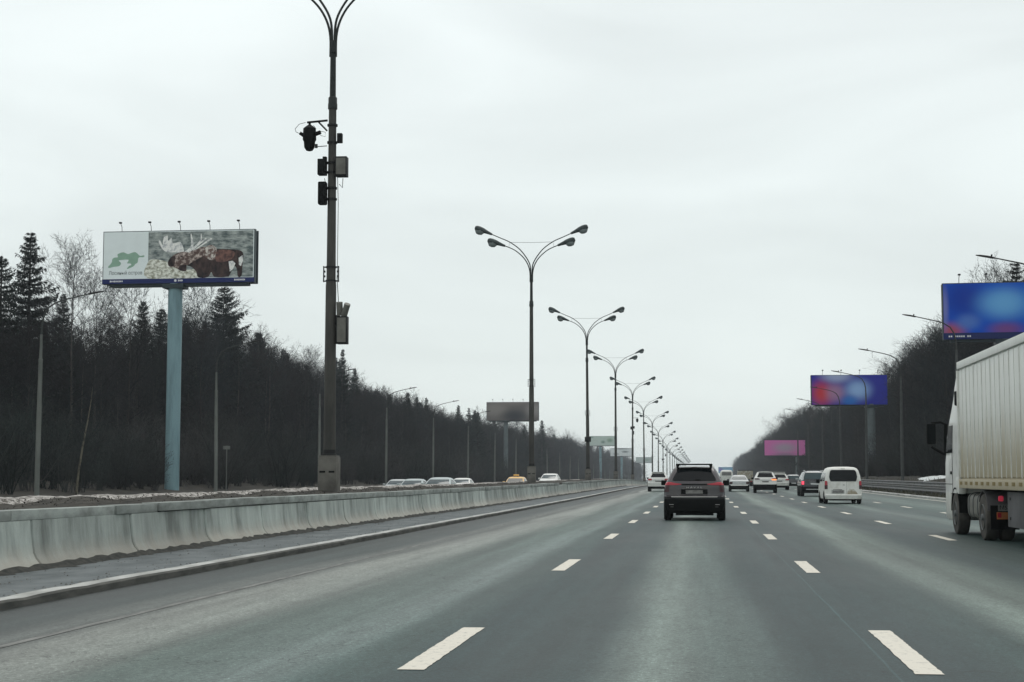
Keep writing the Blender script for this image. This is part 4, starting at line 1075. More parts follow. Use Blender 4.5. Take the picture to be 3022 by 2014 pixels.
pr('moose_head', [(1020, 690), (1015, 640), (1050, 580), (1120, 530), (1200, 500), (1270, 500), (1330, 520), (1350, 600), (1340, 670), (1290, 700), (1280, 780), (1200, 770), (1150, 740), (1110, 720), (1050, 715)], 6, M_neck)
pr('moose_muzzle', [(1020, 690), (1015, 640), (1050, 580), (1120, 560), (1110, 640), (1105, 700), (1050, 712)], 7, M_hide)
pr('moose_beard', [(1160, 745), (1200, 690), (1290, 690), (1280, 780), (1200, 772)], 7, M_hide)
pr('moose_antler', [(1230, 500), (1100, 505), (980, 492), (920, 440), (870, 340), (890, 320), (930, 390), (940, 290), (1000, 255), (1010, 330), (1060, 290), (1080, 370), (1180, 350), (1220, 400), (1240, 460)], 5, M_antl)
for q in ([(1250, 500), (1300, 520), (1382, 420), (1355, 250), (1338, 250), (1345, 415)], [(1290, 515), (1330, 505), (1490, 360), (1502, 250), (1486, 250), (1468, 345)], [(1330, 490), (1380, 475), (1575, 312), (1560, 298)], [(1370, 485), (1440, 460), (1655, 318), (1642, 296)]):
    pr('moose_antler', q if len(q) < 6 else q, 5 + .3 * q[0][0] / 1000, M_antl)
pr('moose_eye', [(1195, 560), (1225, 555), (1230, 575), (1200, 580)], 8, M_hide)
pr('moose_chest', [(1350, 690), (1420, 620), (1530, 570), (1560, 640), (1600, 760), (1590, 870), (1465, 872), (1430, 790)], 4.5, M_hide)
pr('moose_belly', [(1700, 680), (1800, 690), (1900, 680), (1900, 800), (1880, 870), (1720, 870), (1680, 800)], 4.6, M_hide)
pr('moose_leg', [(1900, 650), (1960, 640), (2000, 680), (1965, 760), (1920, 800)], 4, M_antl)
pr('moose_leg', [(2045, 600), (2100, 560), (2110, 640), (2080, 720), (2050, 700)], 4, M_antl)
tm = text_mesh('Лосиный остров', .40, 'lettering'); tm.materials.clear(); tm.materials.append(M_lett)
c0 = px(390, 795, 2); obj('lettering', tm, po, c0, (R(90), 0, 0), (0.86, 1, 1))
for (x0, x1, n_) in ((165, 360, 9), (1170, 1240, 5), (1990, 2150, 8)):
    m = MB()
    for i in range(n_):
        xa = x0 + (x1 - x0) * i / n_; q0 = px(xa, 0, 0)[0]; q1 = px(xa + (x1 - x0) / n_ * .72, 0, 0)[0]; zz = -hh / 2 - .19
        m.box(((q0 + q1) / 2, -.088, zz), (q1 - q0, .006, .11 if i % 3 else .14))
    m.build('small_print', M_white, po)
m = MB(); m.lathe([(.10, -.003), (.10, .003)], c=(px(1130, 0, 0)[0], -.088, -hh / 2 - .19), n=16, axis='Y'); m.build('small_print', M_white, po)
# --- the others, blurred colour prints
B = blot_material('brown_print', (0.15, 0.135, 0.13), [(2, 2.6, 5, 3, (0.27, 0.25, 0.23), .9), (6.5, .9, 5, 2.6, (0.045, 0.048, 0.055), 1), (11, 2.4, 3.2, 3, (0.30, 0.28, 0.27), .9), (6, 4.2, 6, 1.4, (0.26, 0.23, 0.21), .8)], 12, 4)
billboard('dark brown billboard on a grey pole behind the second median lamp post', -43.1, 358, 14.35, 12, 4.2, -1.6, .5, gz(-43, 358), B, 0, mp=M_bpole2)
B = blot_material('pale_green_print', (0.50, 0.60, 0.54), [(2.5, 2.2, 2.2, 1.4, (0.50, 0.58, 0.52), .9), (6.0, 1.5, 1.6, 1.2, (0.17, 0.27, 0.22), .9), (9, 2.2, 2.2, 1.5, (0.19, 0.32, 0.22), .9), (4, .4, 6, 1, (0.50, 0.58, 0.54), .8), (1, 3.6, 1.4, .8, (0.16, 0.25, 0.22), .8)], 12, 4)
billboard('pale green far billboard left of the fourth median lamp post', -42.2, 680, 14.9, 11.6, 4.1, -1.2, .55, gz(-42, 680), B, 0, mp=M_bpole, floods=0)
B = blot_material('pale_grey_print', (0.70, 0.74, 0.74), [(8, 2.2, 3, 1.0, (0.14, 0.17, 0.18), .9), (3, 1, 3, 1, (0.36, 0.40, 0.40), .9), (6, 3.9, 8, .7, (0.14, 0.16, 0.17), 1)], 12, 4)
billboard('pale grey far billboard between the fourth and fifth median lamp posts', -42.4, 843, 12.5, 12, 4.2, 0, .55, gz(-42, 843), B, 0, mp=M_bpole, floods=0)
B = blot_material('far_green_print', (0.42, 0.48, 0.46), [(8, 2, 3, 1.2, (0.22, 0.34, 0.27), .9)], 12, 4)
billboard('farthest small pale billboard above the end of the left wood', -41.0, 1142, 11.6, 12, 4.0, 0, .55, gz(-41, 1142), B, 0, mp=M_bpole, floods=0)
B = blot_material('blue_print', (0.001, 0.085, 0.56), [(1.6, 2.8, 2.8, 2.8, (0.001, 0.040, 0.36), .95), (4.7, 2.35, 3.4, 2.1, (0.15, 0.44, 0.80), 1), (4.8, .25, 2.3, 1.0, (0.20, 0.07, 0.26), .95), (.5, .2, 2.0, 1.1, (0.42, 0.09, 0.13), .95), (1.9, .9, 1.6, 1.1, (.10, .22, .58), .8), (.1, 2, .5, 3, (.20, .22, .50), .8), (8.4, 2, 3.2, 4, (0.001, 0.26, 0.82), .95)], 12.6, 4)
b6, p6 = billboard('bright blue billboard cut by the right edge behind the lorry', 25.7, 127.2, 12.35, 12.6, 4.45, -1.5, .56, gz(25.7, 128), B, R(-3), .50, mp=M_bpole2, floods=6)
m = MB()
for i in range(11):
    if i in (2, 8): continue
    m.box((-5.9 + .16 * i, -.088, -2.26), (.11, .006, .12))
m.build('small_print', M_white, p6)
B = blot_material('red_blue_print', (0.020, 0.026, 0.36), [(1.5, 1.5, 2.6, 3.0, (0.62, 0.045, 0.06), 1), (3.4, 1.6, 2.4, 2.4, (0.45, 0.25, 0.38), .85), (6.5, 2.0, 3.0, 2.4, (0.32, 0.52, 0.85), 1), (5.3, .5, 2.0, 1.3, (0.02, 0.20, 0.62), .8), (3.6, 3.9, 3.6, 1.5, (0.42, 0.50, 0.72), .9)], 10.6, 4)
billboard('red and blue billboard on a thick grey pole on the right verge', 20.7, 222, 11.45, 10.4, 4.1, 3.0, .56, gz(22, 222), B, R(2), mp=M_bpole2, floods=4)
B = blot_material('pink_print', (0.66, 0.17, 0.46), [(5.3, 2, 5.6, 2.4, (0.42, 0.32, 0.42), 1), (5.3, .1, 5.5, 1.0, (0.26, 0.19, 0.27), .8)], 10.6, 4)
billboard('small pink billboard above the traffic on the right', 22.1, 420, 7.05, 10.6, 4.0, 3.2, .45, gz(22, 420), B, 0, mp=M_bpole2, floods=2)
B = blot_material('lilac_print', (0.15, 0.36, 0.55), [(1.5, 2.6, 3.4, 2.4, (0.15, 0.12, 0.45), 1), (7, 1.2, 4, 2.2, (0.14, 0.50, 0.62), .9)], 11, 4.4)
billboard('tiny lilac and blue billboard at the far end of the road', 19.2, 1250, 4.4, 11, 4.6, 3, .45, gz(19, 1250), B, 0, mp=M_bpole2, floods=0)

# small signs
t = thing('sign_post', 'thin post with a small plate beyond the opposite carriageway, right of the moose billboard pole', 'sign post', (-35.2, 113.6, gz(-35.2, 113.6)))
m = MB(); m.lathe([(.035, -.3), (.035, 4.0)], n=8); m.build('post', M_lpole, t, smooth=40)
m = MB(); m.bevbox((0, -.05, 3.85), (.55, .03, .26), .01); m.build('plate', M_lpole, t)
t = thing('road_sign', 'dark back of a road sign on the far median behind the white car', 'road sign', (-10.9, 430, .93 + zr(430)))
m = MB(); m.tube([(-.4, .06, -.2), (-.4, .06, 3.8)], .04, 6); m.tube([(.4, .06, -.2), (.4, .06, 3.8)], .04, 6); m.build('post', M_dark, t)
m = MB(); m.bevbox((0, 0, 2.85), (1.3, .04, 2.0), .02); m.build('panel', M_dark, t)
# ================================================================== VEHICLES
def paint(name, col, metal=0.0, rough=0.35, coat=0.6, dirt=(0.16, 0.15, 0.13), dlo=.52, dhi=.8):
    return mat(name, col, rough, metal, col2=tuple(a * .6 + b * .4 for a, b in zip(col, dirt)), scale=2.2, coat=coat, lo=dlo, hi=dhi)
M_grey = paint('dirty_grey_paint', (0.055, 0.054, 0.058), .55, .27, .5, (0.07, 0.055, 0.045), .42, .62)
M_wht = paint('white_paint', (0.70, 0.71, 0.68), 0, .4, .3)
M_wht2 = paint('dusty_white_paint', (0.68, 0.69, 0.65), 0, .5, .15, (0.20, 0.18, 0.12), .42, .72)
M_silver = paint('silver_paint', (0.36, 0.385, 0.385), .3, .38, .4)
M_blk = paint('black_paint', (0.012, 0.016, 0.020), .2, .22, .8)
M_dgrey = paint('charcoal_paint', (0.04, 0.042, 0.045), .3, .3, .7)
M_pale = paint('pale_grey_blue_paint', (0.32, 0.375, 0.375), .2, .35, .5)
M_taxi = paint('taxi_yellow_paint', (0.75, 0.46, 0.13), 0, .4, .4)
M_trim = mat('black_trim', (0.006, 0.007, 0.007), .7, spec=.08)
M_tyre = mat('tyre_rubber', (0.009, 0.009, 0.009), .85, var=.3, scale=6)
M_rim = mat('wheel_rim', (0.18, 0.18, 0.18), .4, .7)
M_glass = mat('dark_glass', (0.003, 0.005, 0.006), .08, spec=.16)
M_glass2 = mat('windscreen_glass', (0.022, 0.045, 0.05), .08, spec=.3)
M_lred = mat('tail_light_red', (0.34, 0.016, 0.03), .2, coat=.5)
M_ldark = mat('tail_light_dark', (0.032, 0.005, 0.008), .25, coat=.5)
M_lon = mat('tail_light_lit', (0.95, 0.08, 0.14), .2, emit=.8)
M_lon2 = mat('tail_light_dim', (0.70, 0.05, 0.09), .3, emit=.25)
M_orange = mat('indicator_lit', (1.0, 0.30, 0.07), .3, emit=1.4)
M_lamp_w = mat('headlight', (0.55, 0.58, 0.58), .1, coat=.5)
M_plate = mat('number_plate', (0.20, 0.20, 0.19), .5, var=.4, scale=9)
M_plate2 = mat('clean_number_plate', (0.55, 0.57, 0.57), .5, var=.25, scale=12)
M_chrome = mat('bright_trim', (0.42, 0.41, 0.39), .3, .5)

def wheel_meshes(r, w):
    m = MB(); m.lathe([(r * .62, -w / 2 + .01), (r * .9, -w / 2), (r * .985, -w * .36), (r, -w * .2), (r, w * .2), (r * .985, w * .36), (r * .9, w / 2), (r * .62, w / 2 - .01)], n=28, axis='X'); ty = m.mesh('wheel', M_tyre, smooth=40)
    m = MB(); m.lathe([(r * .63, w / 2 - .03), (r * .60, w / 2 - .005), (r * .52, w / 2 - .03), (r * .50, w / 2 - .07)], n=28, axis='X'); m.lathe([(r * .15, w / 2 - .06), (r * .13, w / 2 - .02)], n=12, axis='X')
    for k in range(5):
        a = 2 * math.pi * k / 5; m.box((w / 2 - .045, math.cos(a) * r * .33, math.sin(a) * r * .33), (.03, r * .42, r * .11), M=Matrix.Rotation(a, 4, 'X'))
    return ty, m.mesh('rim', M_rim, smooth=35)
WH = wheel_meshes(.35, .23); WH_S = wheel_meshes(.31, .20)

class Car:
    def __init__(s, name, label, cat, x, y, rows, split, body, scale=(1, 1, 1), rz=0.0, bow=.07, wheels=WH, axle=(.80, 3.5), group='cars on the motorway', z=None, trim=None):
        s.rows = [(r[0] * scale[2], r[1] * scale[0], r[2] * scale[1], r[3] * scale[1]) + tuple(r[4:]) for r in rows]
        s.sc = scale; s.bow = bow
        s.t = thing(name, label, cat, (x, y, zr(y) if z is None else z), rz, group)
        L = [s.loop(r) for r in s.rows]
        m = MB(); m.grid(L[:split + 1], close=True); m.add(L[0], [tuple(range(len(L[0])))]); m.build('lower_cladding', trim or M_trim, s.t, smooth=38)
        m = MB(); m.grid(L[split:], close=True); m.add(L[-1], [tuple(range(len(L[0])))]); m.build('body', body, s.t, smooth=38)
        r = wheels[0].vertices; rad = max(v.co.z for v in r)
        wid = max(v.co.x for v in r); wmax = max(q[1] for q in s.rows)
        for ax in axle:
            for sx in (-1, 1):
                w = obj('wheel', wheels[0], s.t, (sx * (wmax - wid + .01), ax * scale[1], rad), (0, 0, 0 if sx > 0 else math.pi)); obj('rim', wheels[1], w)
                m = MB(); P = []
                for q in (rad * 1.0, rad * 1.16):
                    P.append([(sx * (s.wid(rad + q * math.sin(a)) + .006), ax * scale[1] + q * math.cos(a), rad + q * math.sin(a)) for a in [math.pi * k / 14 for k in range(-1, 16)]])
                m.grid(P); m.build('wheel_arch', M_trim, s.t, recalc=False)
    def par(s, z):
        zz = [r[0] for r in s.rows]
        return [float(np.interp(z, zz, [r[i] for r in s.rows])) for i in range(1, 6)]
    def wid(s, z): return s.par(z)[0]
    def loop(s, r):
        z, w, yr, yf, rr, rf = r[:6]; H = []
        for k in range(4): H.append(((w - rr) * k / 4, None))
        out = []
        for k in range(4):
            x = (w - rr) * k / 4; out.append((x, yr + s.bow * (x / w) ** 2))
        b = s.bow * ((w - rr) / w) ** 2
        for k in range(6):
            a = math.pi / 2 * k / 5; out.append((w - rr + rr * math.sin(a), yr + b + rr - rr * math.cos(a)))
        for k in range(1, 7): out.append((w, yr + b + rr + (yf - rf * 1.2 - yr - b - rr) * k / 7))
        for k in range(6):
            a = math.pi / 2 * k / 5; out.append((w - rf + rf * math.cos(a), yf - rf * 1.2 + rf * math.sin(a)))
        for k in range(1, 5):
            f = 1 - k / 4; out.append(((w - rf) * f, yf - rf * .2 * f * f))
        loop = [(x, y, z) for x, y in out] + [(-x, y, z) for x, y in out[-2:0:-1]]
        return loop
    def rear_y(s, x, z):
        w, yr, yf, rr, rf = s.par(z); x = abs(x)
        if x <= w - rr: return yr + s.bow * (x / w) ** 2
        b = s.bow * ((w - rr) / w) ** 2; d = min(x - (w - rr), rr)
        return yr + b + rr - math.sqrt(max(0, rr * rr - d * d))
    def front_y(s, x, z):
        w, yr, yf, rr, rf = s.par(z); x = abs(x)
        if x <= w - rf: return yf - rf * .2 * (x / max(w - rf, .01)) ** 2
        d = min(x - (w - rf), rf); return yf - rf * 1.2 + math.sqrt(max(0, rf * rf - d * d))
    def rear(s, name, rows, mtl, off=.014, nx=9, both=False, label=None):
        for sg in ((1, -1) if both else (1,)):
            m = MB(); P = []
            fine = []
            for a, b in zip(rows[:-1], rows[1:]):
                for k in range(3): fine.append(tuple(a[i] + (b[i] - a[i]) * k / 3 for i in range(3)))
            fine.append(rows[-1])
            for z, xl, xr in fine:
                z *= s.sc[2]; P.append([(sg * s.sc[0] * (xl + (xr - xl) * k / nx), s.rear_y(s.sc[0] * (xl + (xr - xl) * k / nx), z) - off, z) for k in range(nx + 1)])
            m.grid(P); o = m.build(name, mtl, s.t, smooth=50, recalc=False)
    def front(s, name, rows, mtl, off=.014, nx=9, both=False):
        for sg in ((1, -1) if both else (1,)):
            m = MB(); P = []; fine = []
            for a, b in zip(rows[:-1], rows[1:]):
                for k in range(3): fine.append(tuple(a[i] + (b[i] - a[i]) * k / 3 for i in range(3)))
            fine.append(rows[-1])
            for z, xl, xr in fine:
                z *= s.sc[2]; P.append([(sg * s.sc[0] * (xl + (xr - xl) * k / nx), s.front_y(s.sc[0] * (xl + (xr - xl) * k / nx), z) + off, z) for k in range(nx + 1)])
            m.grid(P); m.build(name, mtl, s.t, smooth=50, recalc=False)
    def side(s, name, rows, mtl, off=.008):
        for sg in (1, -1):
            m = MB(); P = []; fine = []
            for a, b in zip(rows[:-1], rows[1:]):
                for k in range(3): fine.append(tuple(a[i] + (b[i] - a[i]) * k / 3 for i in range(3)))
            fine.append(rows[-1])
            for z, y0, y1 in fine:
                z *= s.sc[2]; P.append([(sg * (s.wid(z) + off), s.sc[1] * (y0 + (y1 - y0) * k / 8), z) for k in range(9)])
            m.grid(P); m.build(name, mtl, s.t, smooth=50, recalc=False)
    def mirrors(s, z, y, mtl, size=(.20, .10, .15)):
        for sg in (1, -1):
            m = MB(); w = s.wid(z * s.sc[2]); m.bevbox((sg * (w + size[0] / 2 + .02), y * s.sc[1], (z + .02) * s.sc[2]), size, .03); m.box((sg * (w + .02), y * s.sc[1], z * s.sc[2] - .03), (.1, .05, .04))
            m.build('mirror', mtl, s.t, smooth=40)

SUV = [(.24, .84, .18, 4.40, .16, .3), (.30, .91, .07, 4.52, .16, .32), (.46, .955, .02, 4.58, .15, .34), (.68, .965, .00, 4.60, .14, .36), (.76, .970, -.015, 4.58, .13, .36), (.80, .965, .04, 4.56, .12, .36),
       (.95, .960, .06, 4.50, .12, .4), (1.04, .950, .06, 4.28, .12, .45), (1.10, .935, .07, 3.75, .13, .4), (1.19, .90, .10, 3.42, .14, .3), (1.26, .865, .17, 3.25, .15, .25), (1.45, .775, .34, 2.85, .15, .2),
       (1.62, .685, .50, 2.45, .15, .2), (1.68, .63, .60, 2.30, .16, .2), (1.71, .53, .78, 2.12, .2, .2), (1.725, .32, 1.1, 1.8, .15, .15)]
VAN = [(.20, .80, .14, 4.2, .1, .25), (.25, .86, .04, 4.3, .1, .3), (.44, .90, .0, 4.36, .1, .32), (.49, .895, .05, 4.36, .09, .32), (.75, .905, .07, 4.3, .09, .35), (1.0, .90, .08, 4.1, .09, .4), (1.08, .892, .085, 3.7, .1, .35),
       (1.15, .882, .09, 3.4, .1, .3), (1.45, .838, .13, 2.95, .11, .25), (1.68, .775, .18, 2.60, .14, .22), (1.80, .70, .24, 2.42, .18, .2), (1.86, .58, .36, 2.25, .2, .2), (1.89, .34, .7, 1.95, .15, .15)]
SEDAN = [(.20, .76, .16, 4.3, .14, .3), (.27, .83, .05, 4.42, .15, .32), (.50, .87, .0, 4.5, .15, .36), (.58, .872, .02, 4.5, .14, .36), (.82, .87, .05, 4.36, .13, .42), (.92, .845, .09, 3.95, .13, .42), (.98, .815, .22, 3.45, .14, .3),
         (1.03, .78, .70, 3.22, .16, .25), (1.18, .715, .92, 2.92, .15, .22), (1.36, .61, 1.22, 2.50, .15, .2), (1.42, .52, 1.42, 2.25, .18, .18), (1.445, .3, 1.65, 2.0, .12, .12)]
HATCH = [(.20, .76, .15, 3.8, .14, .3), (.27, .83, .05, 3.92, .15, .32), (.50, .865, .0, 4.0, .15, .36), (.58, .867, .02, 4.0, .14, .36), (.85, .865, .05, 3.86, .13, .42), (.95, .845, .08, 3.5, .13, .42), (1.02, .82, .12, 3.1, .14, .3),
         (1.2, .75, .26, 2.75, .15, .22), (1.42, .65, .45, 2.3, .15, .2), (1.49, .56, .60, 2.1, .18, .18), (1.52, .32, .9, 1.8, .12, .12)]

# --- grey SUV straight ahead in our lane
c = Car('suv', 'dirty grey SUV with a black roof spoiler straight ahead in our lane', 'car', -.22, 50.15, SUV, 3, M_grey, (1.0, 1, 1.01), rz=R(-.3))
c.rear('rear_window', [(1.255, -.64, .64), (1.275, -.69, .69), (1.33, -.68, .68), (1.55, -.55, .55), (1.625, -.50, .50)], M_glass)
c.rear('tail_light', [(1.12, .56, .935), (1.14, .42, .93), (1.155, .40, .925), (1.185, .60, .905), (1.215, .76, .89)], M_lred, both=True)
c.rear('lower_tail_light', [(.90, .80, .950), (1.05, .79, .945), (1.113, .78, .935)], M_ldark, both=True)
c.rear('light_bar', [(1.118, -.41, .41), (1.16, -.40, .40)], M_trim)
c.rear('plate_recess', [(.83, -.42, .42), (.99, -.42, .42)], M_trim, .010); c.rear('number_plate', [(.853, -.27, .27), (.962, -.27, .27)], M_plate, .02)
c.rear('bumper_strip', [(.735, -.72, .72), (.765, -.74, .74)], M_chrome, .012)
c.rear('reflector', [(.50, .66, .80), (.52, .65, .80)], M_chrome, both=True); c.rear('reflector', [(.43, .66, .76), (.445, .66, .76)], M_plate, both=True)
c.rear('wiper', [(1.275, -.02, .23), (1.315, .02, .17)], M_trim, .026)
m = MB(); m.bevbox((0, .56, 1.79), (1.17, .30, .045), .015)
for sx in (-1, 1): m.prism([(sx * .585, 1.80), (sx * .46, 1.79), (sx * .52, 1.66), (sx * .56, 1.66)], .44, .70)
m.build('roof_spoiler', M_trim, c.t, smooth=35)
m = MB(); m.box((0, .50, 1.700), (.16, .05, .02)); m.build('brake_light', M_ldark, c.t)
tm = text_mesh('H A V A L', .062, 'lettering'); tm.materials.clear(); tm.materials.append(M_chrome); obj('lettering', tm, c.t, (0, .035, 1.055), (R(88), 0, 0), (1.9, 1, 1))
c.side('side_window', [(1.24, .75, 3.1), (1.40, .85, 2.85), (1.58, .95, 2.5)], M_glass); c.front('windscreen', [(1.22, -.74, .74), (1.60, -.58, .58)], M_glass); c.front('headlight', [(.82, .55, .9), (.92, .6, .9)], M_lamp_w, both=True)
c.mirrors(1.16, 3.15, M_trim, (.21, .13, .17))
m = MB()
for sx in (-1, 1): m.tube([(sx * .62, .9, 1.695), (sx * .61, 1.0, 1.74), (sx * .58, 2.2, 1.745), (sx * .56, 2.4, 1.70)], .02, 6)
m.build('roof_rail', M_chrome, c.t, smooth=50)
m = MB(); m.box((0, .5, .22), (1.2, .6, .10)); m.tube([(-.5, .2, .23), (-.5, .6, .24)], .05, 8); m.build('underbody', M_trim, c.t)
for sx in (-1, 1): m = MB(); m.box((sx * .82, .62, .20), (.24, .02, .26)); m.build('mud_flap', M_trim, c.t)

# --- white panel van
c = Car('van', 'dusty white van with a wide dark rear window on the right ahead', 'van', 7.18, 81.1, VAN, 1, M_wht2, (1.03, 1, 1.0), axle=(.78, 3.4), wheels=WH_S, bow=.05, rz=R(.6))
c.rear('rear_window', [(1.145, -.60, .60), (1.20, -.645, .645), (1.38, -.685, .685), (1.60, -.645, .645), (1.69, -.61, .61), (1.728, -.54, .54)], M_glass)
c.rear('tail_light', [(.76, .77, .902), (.80, .765, .905), (1.10, .765, .895), (1.17, .79, .885)], M_lred, both=True); c.rear('lower_tail_light', [(.755, .765, .906), (.95, .762, .906)], M_ldark, .02, both=True)
c.rear('number_plate', [(.56, -.52, 0), (.68, -.52, 0)], M_plate, .018); c.rear('plate_recess', [(.53, -.58, .04), (.715, -.58, .04)], M_kerb, .01); c.rear('plate_light', [(.715, -.5, -.06), (.735, -.5, -.06)], M_trim, .02)
c.rear('emblem', [(.95, -.02, .07), (.975, -.03, .06)], M_dgrey, .02); c.rear('door_gap', [(.52, .155, .163), (1.14, .155, .163)], M_trim, .012); c.rear('brake_light', [(1.775, -.10, .10), (1.79, -.10, .10)], M_ldark, .016)
M_mud = mat('dried_mud', (0.30, 0.265, 0.19), .9, col2=(0.50, 0.49, 0.44), scale=3.5, lo=.45, hi=.6)
c.rear('mud', [(.50, .20, .70), (.56, .18, .66), (.66, .22, .60), (.76, .30, .50)], M_mud, .008)
c.side('side_window', [(1.16, .45, 1.5), (1.58, .5, 1.5)], M_glass); c.side('door_window', [(1.14, 1.75, 3.0), (1.60, 1.75, 2.55)], M_glass); c.front('windscreen', [(1.16, -.75, .75), (1.70, -.64, .64)], M_glass); c.front('headlight', [(.75, .55, .85), (.95, .62, .85)], M_lamp_w, both=True)
c.mirrors(1.12, 3.1, M_trim, (.18, .12, .22)); m = MB(); m.box((0, .7, .21), (1.3, .8, .08)); m.build('underbody', M_trim, c.t)
# --- dark estate beyond the van
c = Car('estate_car', 'black estate car with a pale plate half hidden by the white van', 'car', 7.70, 108.7, HATCH, 3, M_blk, (1.02, 1.1, 1.15), rz=R(.8))
c.rear('rear_window', [(1.03, -.70, .70), (1.2, -.66, .66), (1.40, -.56, .56)], M_glass2); c.rear('tail_light', [(.70, .70, .86), (.90, .69, .86)], M_lon, both=True); c.rear('number_plate', [(.70, -.27, .27), (.80, -.27, .27)], M_plate2, .02)
c.rear('bumper_strip', [(.40, -.58, .58), (.45, -.58, .58)], M_plate2, .014); c.rear('pillar_sky_sheen', [(.95, .74, .84), (1.15, .70, .765), (1.42, .595, .645)], M_silver, .012, both=True); c.rear('roof_edge', [(1.435, -.58, .58), (1.475, -.54, .54)], M_silver, .012)  # pillar and roof-edge patches: sky reflection painted on in silver
c.side('side_window', [(1.05, .7, 2.9), (1.36, .9, 2.4)], M_glass2); c.side('window_trim', [(1.37, .6, 2.4), (1.42, .6, 2.3)], M_silver); c.mirrors(1.0, 2.8, M_silver); c.front('windscreen', [(1.05, -.7, .7), (1.40, -.58, .58)], M_glass)
tm2 = text_mesh('. . . . .', .14, 'lettering'); tm2.materials.clear(); tm2.materials.append(M_chrome); obj('lettering', tm2, c.t, (0, .02, 1.06), (R(88), 0, 0), (1.4, 1, 1))
m = MB()
for sx in (-1, 1): m.tube([(sx * .60, .7, 1.70), (sx * .60, .85, 1.77), (sx * .58, 2.3, 1.77), (sx * .56, 2.45, 1.70)], .022, 6)
m.build('roof_rail', M_silver, c.t, smooth=50)
# --- white SUV in the left lane
def white_suv(x, y, label, sc=(1, 1, 1), rz=0.0, ind=False, body=None):
    c = Car('suv', label, 'car', x, y, SUV, 3 if ind else 2, body or M_wht, sc, rz=rz)
    c.rear('rear_window', [(1.27, -.66, .66), (1.32, -.68, .68), (1.52, -.57, .57), (1.60, -.53, .53)], M_glass); c.rear('number_plate', [(.86, -.27, .27), (.97, -.27, .27)], M_plate, .02)
    if ind:
        c.rear('tail_light', [(1.08, -.92, -.52), (1.13, -.92, -.42), (1.19, -.90, -.62)], M_ldark); c.rear('indicator', [(1.03, .56, .93), (1.11, .50, .92)], M_orange, .016); c.rear('tail_light', [(1.115, .46, .925), (1.17, .60, .90), (1.20, .66, .88)], M_lred)
    else:
        c.rear('tail_light', [(1.0, .60, .945), (1.08, .58, .935), (1.15, .62, .91)], M_lred, both=True)
    c.rear('tailgate_line', [(1.0, -.5, .5), (1.02, -.5, .5)], M_silver, .012)
    c.side('side_window', [(1.24, .75, 3.1), (1.40, .85, 2.85), (1.58, .95, 2.5)], M_glass); c.front('windscreen', [(1.22, -.74, .74), (1.60, -.58, .58)], M_glass); c.front('headlight', [(.82, .55, .9), (.92, .6, .9)], M_lamp_w, both=True); c.mirrors(1.16, 3.15, M_trim)
    m = MB(); m.bevbox((0, .56, 1.69), (1.12, .28, .05), .02); m.build('roof_spoiler', body or M_wht, c.t, smooth=35); return c
white_suv(-3.72, 137, 'white SUV in the leftmost lane beside the concrete barrier', (.94, .95, .98))
white_suv(5.15, 128, 'white SUV changing lanes with its right indicator lit', (.95, .95, 1.0), R(-1.0), True)
white_suv(7.45, 152, 'white car mostly hidden behind the white SUV with the lit indicator', (.95, .9, .92), 0, False, M_wht2)
# --- silver saloon and charcoal hatchback
c = Car('saloon_car', 'silver saloon car just right of the grey SUV mirror', 'car', 3.28, 137, SEDAN, 3, M_silver, (.98, 1, 1.0), wheels=WH_S)
c.rear('rear_window', [(1.05, -.66, .66), (1.12, -.66, .66), (1.33, -.53, .53)], M_glass2); c.rear('tail_light', [(.66, .60, .86), (.85, .58, .86)], M_ldark, both=True); c.rear('number_plate', [(.70, -.27, .27), (.80, -.27, .27)], M_plate2, .02); c.rear('bumper_line', [(.52, -.75, .75), (.60, -.75, .75)], M_wht, .012)
c.side('side_window', [(1.04, 1.3, 3.0), (1.32, 1.5, 2.6)], M_glass); c.mirrors(1.0, 3.0, M_dgrey); c.front('windscreen', [(1.05, -.68, .68), (1.34, -.54, .54)], M_glass)
c = Car('hatchback_car', 'small charcoal hatchback between the lane-changing SUV and the black estate', 'car', 10.3, 178, HATCH, 3, M_dgrey, (.96, .95, .98), wheels=WH_S)
c.rear('rear_window', [(1.04, -.66, .66), (1.15, -.64, .64), (1.38, -.55, .55)], M_glass2); c.rear('tail_light', [(.72, .62, .86), (.92, .64, .86)], M_ldark, both=True); c.rear('number_plate', [(.48, -.26, .26), (.58, -.26, .26)], M_plate2, .02); c.rear('roof_edge', [(1.41, -.6, .6), (1.47, -.54, .54)], M_silver, .012)
c.side('side_window', [(1.05, .7, 2.8), (1.36, .9, 2.3)], M_glass2); c.mirrors(1.0, 2.8, M_dgrey)
# --- far van and lorry
c = Car('van', 'far white van ahead of the silver saloon', 'van', 3.55, 222, VAN, 2, M_wht2, (1.06, 1.1, 1.2), axle=(.78, 3.4), wheels=WH_S, bow=.03)
c.rear('rear_window', [(1.25, -.62, .62), (1.65, -.6, .6)], M_plate); c.rear('tail_light', [(.76, .78, .9), (1.1, .78, .89)], M_ldark, both=True); c.rear('number_plate', [(.6, -.26, .26), (.7, -.26, .26)], M_plate2, .02)
t = thing('lorry', 'far tan lorry with a dark cover left of the lane-changing SUV', 'lorry', (7.3, 262, zr(262)), 0, 'cars on the motorway')
m = MB(); m.bevbox((0, 3.2, 1.75), (2.45, 6.4, 1.7), .03); m.build('cargo_box', M_mud, t, smooth=30)
m = MB(); m.bevbox((0, 3.2, 2.68), (2.55, 6.5, .16), .03); m.build('cover', M_dgrey, t, smooth=30)
m = MB(); m.bevbox((0, 7.5, 1.55), (2.2, 1.8, 2.1), .12); m.build('cab', M_wht2, t, smooth=35)
m = MB(); m.box((0, 4, .75), (.9, 8, .25)); m.box((0, .05, .62), (2.2, .1, .16)); m.build('chassis', M_trim, t)
